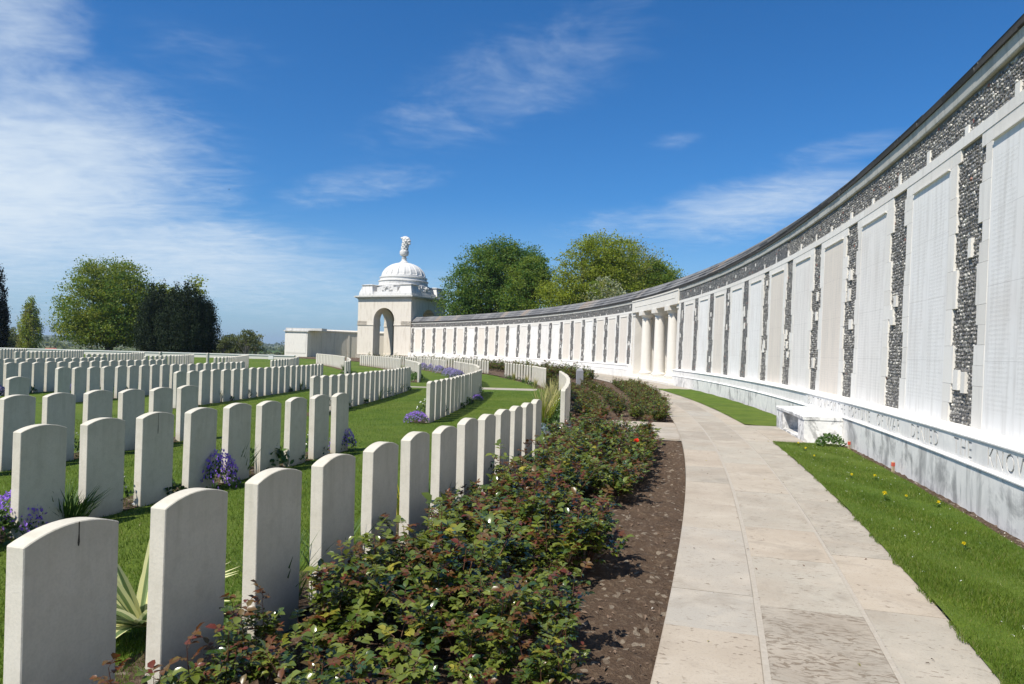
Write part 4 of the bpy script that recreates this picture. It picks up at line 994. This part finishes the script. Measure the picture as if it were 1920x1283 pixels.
for s_, o_, lab in ((-17.4, -8.3, 'small purple aubrieta between headstones in the middle rows'), (-16.4, -8.2, 'purple aubrieta patch halfway along the middle row'), (-13.6, -8.1, 'purple aubrieta by the slim headstones before the grass path'), (-12.2, -8.5, 'farthest purple aubrieta of the middle row')):
    place(aub, s_, o_, .9, lab, 'aubrieta')
for i, (s_, o_) in enumerate(((18.2, -12.1), (16.2, -11.6), (11.4, -11.4), (6.6, -10.9), (4.6, -10.7), (2.9, -10.4))):
    place(cat_, s_, o_, 1.45, 'lilac lavender mound, %s from left before the far headstones' % ORD[i], 'lavender', 'lilac mounds before the far headstones')
place(cat_, -17.4, -18.3, .8, 'dull lilac lavender clump between distant headstones at left', 'lavender')
place(cat_, -19.0, -19.2, .8, 'dull lilac lavender clump behind a distant headstone at far left', 'lavender')
place(fern, -30.05, -7.5, 1.0, 'clump of arching green day lily leaves between two headstones', 'day lily')
place(blue, -22.05, -5.35, 1.0, 'silvery blue lavender bush at end of the rose bed', 'lavender')
for i, (s_, o_) in enumerate(((-21.2, -5.38), (-20.3, -5.42), (-19.0, -5.5), (-17.6, -5.6), (-16.3, -5.75), (-15.0, -5.9))):
    place(iris, s_, o_, rnd.uniform(.85, 1.1), 'tall straw yellow iris clump beside headstones, %s from the front' % ORD[i], 'iris', 'straw yellow iris clumps')
place(yell, -31.0, -5.06, 1.1, 'small plant with dense yellow flowers between front headstones', 'spurge')
place(grey, -30.35, -5.02, 1.0, 'furry grey leaved plant between the third and fourth headstones', 'lambs ear')
place(spire, -29.0, -5.15, 1.0, 'slender yellow flower spire behind front headstones, nearer one', 'toadflax'); place(spire, -27.9, -5.1, 1.1, 'slender yellow flower spire behind front headstones, farther one', 'toadflax')
for i in range(9):
    place(herbs if i % 3 else iris, -4.6 + i * 1.25, -(4.78 + float(drift(-4.6 + i * 1.25))) - .38, 1.0 if i % 3 else .6, 'mixed border plants before the white headstones near the wall, %s along' % ORD[i], 'border plant', 'border plants before the third plot')
hn = 0
for ri, (o0, blocks) in enumerate(ROWS[:7]):
    for b, (s0, s1) in blocks.items():
        if b == 4 or (b == 3 and ri == 0): continue
        s = s0 + .3
        while s < s1:
            if rnd.random() < (.75 if b == 1 or (b == 2 and ri < 3) else .45):
                off = -(o0 + float(drift(s))) - rnd.uniform(.02, .2); p = gpt(s, off)
                if seen(p[0], p[1], 0)[1]:
                    o = place(herbs, s, off, rnd.uniform(.95, 1.5) * (1.0 if b < 3 else 1.2), 'small green border plant among the headstones', 'border plant', 'small plants between the headstones'); hn += 1
                    o['label'] = 'small green plant between headstones, %s, %s' % (ROWN[ri], BLK[b]); o['group'] = 'small plants in the %s, %s' % (ROWN[ri], BLK[b])
            s += .6
# soil ribbons under the rows
for ri, (o0, blocks) in enumerate(ROWS):
    for b, (s0, s1) in blocks.items():
        sheet('grave border soil', s0 - .3, s1 + .3, max(8, int((s1 - s0) * 3)), lambda s, o0=o0: -(o0 + drift(s)) - .36, lambda s, o0=o0: -(o0 + drift(s)) + .03, 2, lambda s, o: gz(s, o) + .006 + .004 * np.sin(s * 23 + o * 9), 'soil')
def yucca():
    p = gpt(-31.68, -5.34, 0.); root = empty('yucca', (p[0], p[1], 0)); tag(root, 'yucca with yellow and green striped sword leaves behind second headstone', 'yucca')
    r = random.Random(9)
    for i in range(40):
        a = r.uniform(0, 6.28); el = r.uniform(.3, 1.2); L = r.uniform(.42, .62); d = Vector((math.cos(a) * math.cos(el), math.sin(a) * math.cos(el), math.sin(el))); sd_ = d.cross(Vector((0, 0, 1))).normalized(); up = sd_.cross(d)
        mb = MB(); w_ = r.uniform(.026, .038); ks = 7; v = []
        for j in range(ks):
            t = j / (ks - 1); ww = w_ * (math.sin(math.pi * (.18 + .82 * t)) ** .8 if t < 1 else 0) + .0005; c = d * L * t + Vector((0, 0, -.10 * t * t * L / .5 * (1.4 - el))) + Vector((0, 0, .04))
            for q in (-1, -.45, 0, .45, 1): v.append(c + sd_ * ww * q + up * ww * abs(q) * .45)
        f = [(j * 5 + q, j * 5 + q + 1, (j + 1) * 5 + q + 1, (j + 1) * 5 + q) for j in range(ks - 1) for q in range(4)]
        mb.add(v, f); mb.m = [1 if (k % 4) in (0, 3) else 0 for k in range(len(f))]; mb.build('leaf', ['yucca leaf middle', 'yucca leaf edge'], root)
yucca()
# shrub by the bench, stakes, marker stone, dandelions
p = gpt(-21.68, -.52, .01); sb = tuft('shrub', [('leaves', 'herb leaf', 260, 'mound', .22, .20, .05, .75)], 80); sb.location = tuple(p); tag(sb, 'small leafy shrub growing beside the end of the stone bench', 'shrub')
for s_, o_, lab in ((-21.95, -.30, 'short red tipped wooden stake in soil beside the bench'), (-24.2, -.29, 'short red tipped wooden stake standing in soil below the inscription')):
    p = gpt(s_, o_, -.02); root = empty('wooden_stake', tuple(p), .3); tag(root, lab, 'stake')
    mb = MB(); mb.box(-.016, .016, -.012, .012, 0, .15); mb.add([(-.016, -.012, .15), (.016, -.012, .15), (.016, .012, .15), (-.016, .012, .15), (-.004, 0, .165)], [(0, 1, 4), (1, 2, 4), (2, 3, 4), (3, 0, 4)]); mb.build('post', 'stake wood', root)
    mb = MB(); mb.box(-.018, .018, -.014, .014, .10, .149); mb.build('painted band', 'red paint', root)
p = gpt(-3.0, -4.9, -.05); root = empty('marker_stone', tuple(p), .15); tag(root, 'small dark grey pointed marker stone rising above the roses', 'marker stone')
mb = MB(); mb.box(-.14, .14, -.07, .07, 0, .70); mb.build('shaft', 'grey post stone', root)
mb = MB(); mb.add([(-.14, -.07, .701), (.14, -.07, .701), (.14, .07, .701), (-.14, .07, .701), (-.05, 0, .82), (.05, 0, .82)], [(0, 1, 5, 4), (1, 2, 5), (2, 3, 4, 5), (3, 0, 4)]); mb.build('pointed cap', 'grey post stone', root)
def dandelion():
    root = empty('dandelion'); mb = MB(); mb.tube([(0, 0, 0), (.003, 0, .03), (.0, .002, .055)], [.0016, .0015, .0015], 5); mb.build('stalk', 'herb leaf', root)
    V, F, k = leaf_soup(np.zeros((46, 3)) + [0, .002, .056], rand_dir(46, .35), rand_dir(46, 1.), .021, .3); soup('flower head', V, F, 'dandelion yellow', None, root)
    V, F, k = leaf_soup(np.zeros((7, 3)) + [0, 0, .006], rand_dir(7, .1) * [1, 1, .2] + [0, 0, .12], np.zeros((7, 3)) + [0, 0, 1], .06, .22); soup('leaves', V, F, 'herb leaf', None, root); return root
dd = dandelion()
DL = [(3.85, 7.33, 'largest yellow dandelion near the middle of the lawn strip'), (4.10, 7.36, 'dandelion right of the largest one in the lawn strip'), (4.12, 8.60, 'dandelion in the lawn strip near the red tipped stake'), (4.55, 11.01, 'dandelion at the far corner of the lawn strip by the bench'),
      (4.70, 11.65, 'farthest dandelion of the lawn strip beside the bench apron'), (4.21, 7.03, 'dandelion close to the soil edge below the inscription'), (4.36, 8.53, 'dandelion halfway between stake and largest dandelion'), (3.50, 5.48, 'nearest dandelion at the right edge of the lawn strip'), (4.35, 10.2, 'dandelion near the path edge past the bench corner')]
for i, (x, y, lab) in enumerate(DL):
    o = dd if i == 0 else dup(dd); o.location = (x, y, .018); o.rotation_euler = (rnd.uniform(-.3, .1), 0, i); o.scale = (1.25 if i == 0 else rnd.uniform(.7, 1.),) * 3; tag(o, lab, 'dandelion', 'dandelions in the lawn strip')

# ------------------------------------------------------------------ grass
def blades(name, pts, h, wdt, z):
    n_ = len(pts); a = nr.uniform(0, 6.28, n_); ln = nr.uniform(.1, .85, n_); L = h * nr.uniform(.55, 1.25, n_)
    d = np.stack([np.cos(a) * ln, np.sin(a) * ln, np.ones(n_)], -1); d /= np.linalg.norm(d, axis=1, keepdims=True); b = nr.uniform(0, 6.28, n_)
    wv = np.stack([np.cos(b), np.sin(b), 0 * b], -1) * (wdt * .5) * nr.uniform(.6, 1.3, n_)[:, None]
    P = np.concatenate([pts, z[:, None]], 1); V = np.stack([P - wv, P + wv, P + d * L[:, None]], 1).reshape(-1, 3)
    F = np.arange(n_ * 3).reshape(-1, 3); o = soup(name, V, F, 'grass blade'); return tag(o, kind='stuff')
def scatter(s0, s1, o0f, o1f, n_, dens):
    s = nr.uniform(s0, s1, n_); lo, hi = o0f(s), o1f(s); o = lo + (hi - lo) * nr.random(n_); P = gpt(s, o); r = np.hypot(P[:, 0], P[:, 1]); keep = (nr.random(n_) < np.clip((dens / r) ** 1.6, 0, 1)) & (P[:, 1] > 1) & (P[:, 0] / P[:, 1] > -.8)
    return P[keep, :2], s[keep], o[keep]
cst = lambda v: (lambda s: np.full_like(s, v))
p_, s_, o_ = scatter(-32.6, -21.38, lambda s: -1.395 + .02 * np.sin(s * 9) + .012 * np.sin(s * 31), cst(-.33), 260000, 4.4)
g = blades('grass_blades', p_, .032, .0042, np.full(len(p_), .008)); tag(g, 'mown grass blades of the lawn strip between path and wall', 'grass')
p_, s_, o_ = scatter(-33.5, -8, cst(-13.5), edgeA, 1500000, 3.6)
g = blades('grass_blades', p_, .034, .0055, gz(s_, o_) - .002); tag(g, 'mown grass blades of the burial lawn between headstone rows', 'grass')
k_ = 120; s_ = nr.uniform(-31, -21.5, k_); P_ = gpt(s_, nr.uniform(-1.3, -.4, k_)); P_[:, 2] = .035
V, F, k = leaf_soup(np.repeat(P_, 3, 0) + nr.normal(0, .003, (k_ * 3, 3)), rand_dir(k_ * 3, .1), rand_dir(k_ * 3, 2.), .007, .8, 'quad'); tag(soup('daisies', V, F, 'daisy white'), 'tiny white daisies scattered through the lawn strip', 'daisies', None, 'stuff')
# bark chips and pebbles on the soil of the beds
k_ = 2600; s_ = nr.uniform(-33.6, -21.9, k_); P_ = gpt(s_, nr.uniform(-4.9, -2.93, k_)); P_[:, 2] = nr.uniform(-.034, -.018, k_)
V, F, k = leaf_soup(P_, rand_dir(k_, 0) * [1, 1, .3], rand_dir(k_, 1.2), nr.uniform(.010, .036, k_), .45); tag(soup('bark_chips', V, F, ['wood chip', 'pebble'], np.repeat((nr.random(k_) < .02) * 1, k)), 'brown bark chips and crumbs lying on the bed soil', 'bark chips', None, 'stuff')
k_ = 900; s_ = nr.uniform(-33, -21.5, k_); P_ = gpt(s_, nr.uniform(-.38, -.21, k_)); P_[:, 2] = nr.uniform(-.01, .0, k_)
V, F, k = leaf_soup(P_, rand_dir(k_, 0) * [1, 1, .3], rand_dir(k_, 1.2), nr.uniform(.01, .03, k_), .6); tag(soup('soil_crumbs', V, F, ['wood chip', 'pebble'], np.repeat((nr.random(k_) < .25) * 1, k)), 'small crumbs and pebbles on the soil along the wall foot', 'soil crumbs', None, 'stuff')

k_ = 70; s_ = nr.uniform(-32, -19, k_); P_ = gpt(s_, nr.uniform(-2.88, -1.4, k_)); P_[:, 2] = .006
V, F, k = leaf_soup(P_, rand_dir(k_, 0) * [1, 1, .15], rand_dir(k_, 1.6), nr.uniform(.012, .028, k_), .5); tag(soup('fallen_leaves', V, F, ['wood chip', 'rose leaf yellow'], np.repeat((nr.random(k_) < .3) * 1, k)), 'scattered dry leaf scraps lying on the paved path', 'fallen leaves', None, 'stuff')
# ------------------------------------------------------------------ trees
def tree(name, loc, label, blobs, nleaf, size, mats, weights, trunk_h, trunk_r, bark='bark', seed=1, group=None, clump=.75, per=46, shell=.55, upright=0., inner=.25):
    r = np.random.default_rng(seed); root = empty(name, loc); tag(root, label, 'tree', group)
    vol = np.array([b[3] * b[4] * b[5] for b in blobs]) ** .75; nc = max(8, nleaf // per); bi = r.choice(len(blobs), nc, p=vol / vol.sum()); B_ = np.array(blobs)[bi]
    d = rand_dir(nc, 0, r); rad = np.where(r.random(nc) < inner, r.uniform(.15, shell, nc), r.uniform(shell, 1.0, nc) ** .5 * (1 + .07 * r.normal(size=nc)))
    C_ = B_[:, :3] + d * rad[:, None] * B_[:, 3:6]; keep = C_[:, 2] > .25; C_ = C_[keep]; d = d[keep]; nc = len(C_)
    cm = r.choice(len(mats), nc, p=weights); cs = clump * r.uniform(.55, 1.35, nc)
    q = r.normal(size=(nc, per, 3)) * .5; q[..., 2] *= (.55 + upright * 1.6); q[..., :2] *= (1 - .35 * upright); P = (C_[:, None] + q * cs[:, None, None]).reshape(-1, 3)
    n_ = len(P); Nn = np.repeat(d, per, 0) * .5 + rand_dir(n_, .55, r); D = rand_dir(n_, .1 + upright, r)
    V, F, k = leaf_soup(P, D, Nn, size * r.uniform(.6, 1.3, n_), .8, 'quad')
    mi = np.where(r.random(n_) < .85, np.repeat(cm, per), r.integers(0, len(mats), n_)); soup('crown', V, F, mats, np.repeat(mi, k), root)
    mb = MB(); top = max(b[2] for b in blobs); cz = Vector((np.mean([b[0] for b in blobs]), np.mean([b[1] for b in blobs]), 0))
    lead = [Vector((0, 0, -.6)), Vector((0, 0, trunk_h * .5)), Vector((0, 0, trunk_h)) + cz * .1, Vector((cz.x * .5, cz.y * .5, (trunk_h + top) / 2)), Vector((cz.x, cz.y, top * 1.02))]
    mb.tube(lead, [trunk_r * 1.25, trunk_r, trunk_r * .85, trunk_r * .45, trunk_r * .12], 8); rr = random.Random(seed)
    for i in rr.sample(range(nc), min(nc, 46)):
        c = Vector(C_[i]); t0 = rr.uniform(.35, .95); b = Vector((0, 0, trunk_h * t0 + (c.z - trunk_h) * .25 * rr.random())); b.z = max(trunk_h * .3, b.z); m_ = b.lerp(c, .5) + Vector((rr.uniform(-.5, .5), rr.uniform(-.5, .5), rr.uniform(.0, .9)))
        rr_ = trunk_r * rr.uniform(.15, .38); mb.tube([b, b.lerp(m_, .5) + Vector((0, 0, .15)), m_, m_.lerp(c, .5), c], [rr_, rr_ * .8, rr_ * .55, rr_ * .35, rr_ * .12], 5)
    mb.build('trunk', bark, root); return root
def tp(px, Y): return (px - 960) / 1342 * Y
# left group
Y = 84
tree('maple_tree', (tp(205, Y), Y, -.6), 'broad rounded olive green maple behind the headstones at left', [(-.6, 0, 6.6, 4.6, 4.4, 4.6), (-2.6, .5, 4.3, 3.6, 3.8, 3.0), (2.6, 0, 5.2, 3.4, 3.8, 3.8), (-.4, 0, 3.2, 5.2, 4.4, 2.2), (-1.6, 0, 9.0, 2.6, 2.8, 2.4), (1.6, 0, 9.0, 2.4, 2.6, 2.2)],
     56000, .205, ['maple leaf', 'maple leaf olive', 'dark tree leaf'], [.5, .32, .18], 2.0, .42, seed=3, clump=.95, inner=.2, per=40)
tree('maple_tree', (tp(300, 90), 90, -.6), 'smaller yellow green tree top showing between maple and yews', [(0, 0, 6.2, 2.6, 2.6, 3.3), (3.9, 0, 6.8, 1.8, 1.8, 3.2)], 4500, .28, ['maple leaf olive', 'lime tree leaf'], [.7, .3], 3, .25, seed=4)
for i, (px, Yy, w_, h_, lab) in enumerate(((297, 76, 1.9, 7.7, 'dark yew with brownish foliage, leftmost of the yew clump'), (343, 74, 2.0, 7.9, 'tallest dark yew in the middle of the clump'), (376, 76, 1.55, 6.6, 'dark yew at the right end of the clump'))):
    tree('yew_tree', (tp(px, Yy), Yy, -.3), lab, [(0, 0, h_ * .48, w_, w_, h_ * .50), (-.5 * w_, 0, h_ * .36, w_ * .8, w_, h_ * .36), (.55 * w_, 0, h_ * .36, w_ * .75, w_, h_ * .36), (0, 0, h_ * .78, w_ * .6, w_ * .6, h_ * .2), (.35 * w_, 0, h_ * .62, w_ * .55, w_ * .6, h_ * .3), (-.4 * w_, 0, h_ * .6, w_ * .55, w_ * .6, h_ * .3), (0, 0, 1.1, w_ * 1.1, w_, 1.3)],
         32000, .14, ['yew leaf'], [1.], 1.0, .25, seed=10 + i, group='dark yews behind the headstones', clump=.42, upright=.9, inner=.3, per=42)
tree('cypress_tree', (tp(-14, 70), 70, -.3), 'tall narrow black green cypress cut by the left edge', [(0, 0, 4.2, 1.15, 1.1, 4.3), (.25, 0, 2.6, 1.15, 1.1, 2.9), (0, 0, 6.8, .55, .6, 1.9)], 22000, .14, ['cypress leaf'], [1.], .6, .2, seed=20, clump=.32, upright=1., per=40)
tree('poplar_tree', (tp(55, 112), 112, -1.2), 'slim cone shaped light green tree at far left', [(0, 0, 3.2, 1.7, 1.7, 3.2), (0, 0, 5.6, 1.15, 1.1, 2.6), (.1, 0, 7.6, .5, .5, 1.5)], 12000, .18, ['lime tree leaf', 'budding leaf', 'maple leaf'], [.4, .35, .25], 1.2, .16, seed=21, clump=.5, upright=.6)
# behind the wall
tree('plane_tree', (tp(912, 92), 92, 1.1), 'large deep green tree behind the memorial wall, left of the pair', [(.6, 0, 9.2, 5.2, 5, 5.2), (-2.3, 0, 6.8, 3.6, 4, 4.4), (3.3, 0, 9.6, 3.2, 4, 4.4), (1.2, 0, 11.8, 3.3, 3.4, 2.9), (-2.6, 0, 4.2, 3.1, 3.6, 3.6), (5.2, 0, 10.4, 2.4, 2.6, 3.4)],
     72000, .21, ['dark tree leaf', 'maple leaf'], [.66, .34], 3.5, .5, seed=30, clump=.95, inner=.3)
tree('maple_tree', (tp(990, 84), 84, .6), 'mid green tree in front of the large deep green tree', [(0, 0, 6.8, 3.1, 3, 4.6), (.6, 0, 9.2, 2.2, 2.2, 2.6), (-1.4, 0, 4.6, 2.4, 2.4, 3)], 28000, .20, ['maple leaf', 'dark tree leaf'], [.7, .3], 2.5, .3, seed=31, clump=.8)
tree('lime_tree', (tp(1112, 80), 80, .9), 'broad yellow green tree behind the memorial wall', [(-.3, 0, 8.8, 4.2, 4, 4.6), (-3.4, 0, 6.2, 2.9, 3.2, 3.2), (1.6, 0, 10.8, 3.4, 3.4, 3.0), (2.0, 0, 7.0, 3.6, 3.6, 4.2), (-2.0, 0, 4.8, 3.2, 3.2, 3)],
     58000, .19, ['lime tree leaf', 'maple leaf olive'], [.55, .45], 3.0, .42, seed=32, clump=.85, inner=.2)
tree('lime_tree', (tp(1176, 88), 88, .8), 'half bare budding tree with grey branches beyond the yellow green one', [(0, 0, 9.6, 4.2, 4, 5.2), (1.5, 0, 8, 4.0, 3.6, 4.4)], 24000, .19, ['budding leaf', 'maple leaf olive'], [.7, .3], 3.0, .4, 'grey bark', seed=33, clump=1.1, per=30)
tree('maple_tree', (tp(1236, 86), 86, .6), 'green tree at the right end of the group behind the wall', [(0, 0, 7.4, 2.8, 3, 4.4), (-1.2, 0, 9.4, 2.3, 2.3, 2.8), (1.2, 0, 8.6, 1.8, 2, 2.2)], 28000, .19, ['maple leaf', 'lime tree leaf', 'dark tree leaf'], [.45, .3, .25], 2.5, .3, seed=34, clump=.8)
tree('blossom_tree', (tp(1132, 62), 62, 1.2), 'small tree with creamy white blossom just behind the wall roof', [(0, 0, 4.9, 1.8, 1.7, 1.8), (.6, 0, 4.2, 1.6, 1.5, 1.5)], 4200, .17, ['white blossom', 'budding leaf', 'maple leaf'], [.42, .3, .28], 2.2, .14, seed=35, clump=.45)
# hedgerow trees beyond the boundary
for i, (px, Yy, w_, h_, m_) in enumerate(((418, 118, 2.1, 4.6, 'hedge leaf'), (440, 121, 2.2, 4.5, 'hedge leaf'), (462, 117, 2.3, 5.4, 'hedge leaf'), (480, 124, 1.3, 4.9, 'budding leaf'), (20, 122, 3.6, 4.6, 'hedge leaf'), (5, 112, 2.2, 4.2, 'hedge leaf'))):
    tree('hedgerow_tree', (tp(px, Yy), Yy, -1.6), 'soft olive hedgerow tree beyond the cemetery, %s' % ['first right of the yews', 'second right of the yews', 'tallest of the group', 'thin half bare one at its right end', 'broad one left of the cone tree', 'behind the black cypress'][i],
         [(0, 0, h_ * .5, w_, w_, h_ * .5), (w_ * .4, 0, h_ * .62, w_ * .6, w_ * .6, h_ * .34)], 2600 if i != 3 else 700, .26, [m_, 'hedge leaf'], [.7, .3], 1.2, .14, 'grey bark', seed=50 + i, group='hedgerow trees beyond the cemetery', clump=.6)
def woods():
    P = []; r = np.random.default_rng(77)
    for az0, az1, Yd, hgt, n_ in ((-60, 62, 620, 9, 5200), (-60, 62, 1100, 13, 5200), (-60, 60, 2100, 22, 4200), (-24, -16, 230, 5.5, 1500)):
        az = np.radians(r.uniform(az0, az1, n_)); dist = Yd * r.uniform(.93, 1.07, n_); env = np.clip(.45 + .55 * np.sin(az * 23 + Yd) * np.sin(az * 61 + 2 * Yd) + .25 * np.sin(az * 140), 0.02, 1); zz = hgt * env * r.random(n_) ** .6
        rr = dist; base = -.12 - 8.5 * sstep(rr, 55, 330) + 27 * sstep(rr, 1500, 4200) * .6
        P.append(np.concatenate([np.stack([dist * np.sin(az), dist * np.cos(az), base + zz], -1), np.full((n_, 1), hgt * .32)], 1))
    P = np.concatenate(P); V, F, k = leaf_soup(P[:, :3], rand_dir(len(P), .2, r), rand_dir(len(P), .4, r), P[:, 3], 1.1, 'quad'); tag(soup('woodland', V, F, 'hedge leaf'), 'far off hedges and woods along the horizon', 'woodland', None, 'stuff')
woods()
# boundary wall, sign block, farmhouse, bird
mb = MB(); mb.box(-30, 30, 0, .35, -.6, .32); root = empty('boundary_wall', (-50.5, 68.5, 0), R(-2)); tag(root, 'low pale boundary wall at the far end of the lawn', 'wall'); mb.build('wall body', 'pale stone', root)
mb = MB(); mb.box(-30.05, 30.05, -.05, .4, .321, .40); mb.build('coping', 'white render', root)
root = empty('sign_block', (-22.4, 66.6, 0)); tag(root, 'small white block standing on the grass before the boundary wall', 'sign'); mb = MB(); mb.box(-.22, .22, 0, .12, -.1, .42); mb.build('panel', 'white render', root)
mb = MB(); mb.box(-.27, .27, -.03, .16, .421, .46); mb.build('cap', 'white render', root)
root = empty('farmhouse', (-222, 345, -7.2), R(12)); root.scale = (.42, .6, .62); tag(root, 'distant brick farmhouse with orange tiled roof beyond the headstones at left', 'farmhouse')
mb = MB(); mb.box(-5.5, 5.5, -3, 3, 0, 3.4); mb.add([(-5.5, -3, 3.4), (-5.5, 3, 3.4), (-5.5, 0, 6)], [(0, 1, 2)]); mb.add([(5.5, -3, 3.4), (5.5, 3, 3.4), (5.5, 0, 6)], [(0, 1, 2)]); mb.build('wall', 'brick', root)
mb = MB(); mb.add([(-5.8, -3.4, 3.1), (5.8, -3.4, 3.1), (5.8, 0, 6.2), (-5.8, 0, 6.2)], [(0, 1, 2, 3)]); mb.add([(-5.8, 3.4, 3.1), (5.8, 3.4, 3.1), (5.8, 0, 6.21), (-5.8, 0, 6.21)], [(0, 1, 2, 3)]); rf = mb.build('roof', 'roof tile', root)
mb = MB(); mb.box(3, 3.7, -.4, .4, 5.4, 7); mb.build('chimney', 'brick', rf)
for x in (-3.6, -1.2, 1.4, 3.8): mb = MB(); mb.box(x - .5, x + .5, -3.06, -2.95, 1., 2.3); mb.build('window', 'white render', root)
mb = MB(); mb.box(6.0, 15, -2, 4, 0, 2.6); mb.add([(6, -2.3, 2.5), (15.2, -2.3, 2.5), (15.2, 4.3, 3.4), (6, 4.3, 3.4)], [(0, 1, 2, 3)]); mb.build('shed', 'pale stone', root)
bl = (tp(421, 90), 90, 1.45 + 288 / 1342 * 90); root = empty('bird', bl); root.scale = (.5, .5, .5); tag(root, 'tiny dark bird flying high in the blue sky', 'bird')
mb = MB(); mb.lathe([(0, -.22), (.05, -.12), (.07, 0), (.05, .12), (.02, .2), (0, .24)], 8, (0, 0, 0), 0, .5, Matrix.Rotation(R(80), 4, 'Y')); mb.build('body', 'feather', root)
for sg in (-1, 1): mb = MB(); mb.add([(-.06, 0, .02), (.08, 0, .02), (.05, sg * .22, .12), (-.03, sg * .24, .12), (-.02, sg * .42, .05)], [(0, 1, 2, 3), (3, 2, 4)]); mb.build('wing', 'feather', root)

# ------------------------------------------------------------------ air
mb = MB(); mb.box(-7000, 7000, -7000, 7000, -12, 60); mb.uv = [(0, 0)] * len(mb.v)
hm = bpy.data.materials.new('haze'); hm.use_nodes = True; hn_ = N(hm.node_tree); vo = hn_.n.new('ShaderNodeVolumePrincipled'); vo.inputs['Density'].default_value = .00016; vo.inputs['Color'].default_value = (.62, .76, .92, 1); vo.inputs['Anisotropy'].default_value = .2
ho = hn_.n.new('ShaderNodeOutputMaterial'); hn_.l.new(vo.outputs[0], ho.inputs['Volume']); MATS['haze'] = hm
tag(mb.build('haze', 'haze'), kind='stuff')
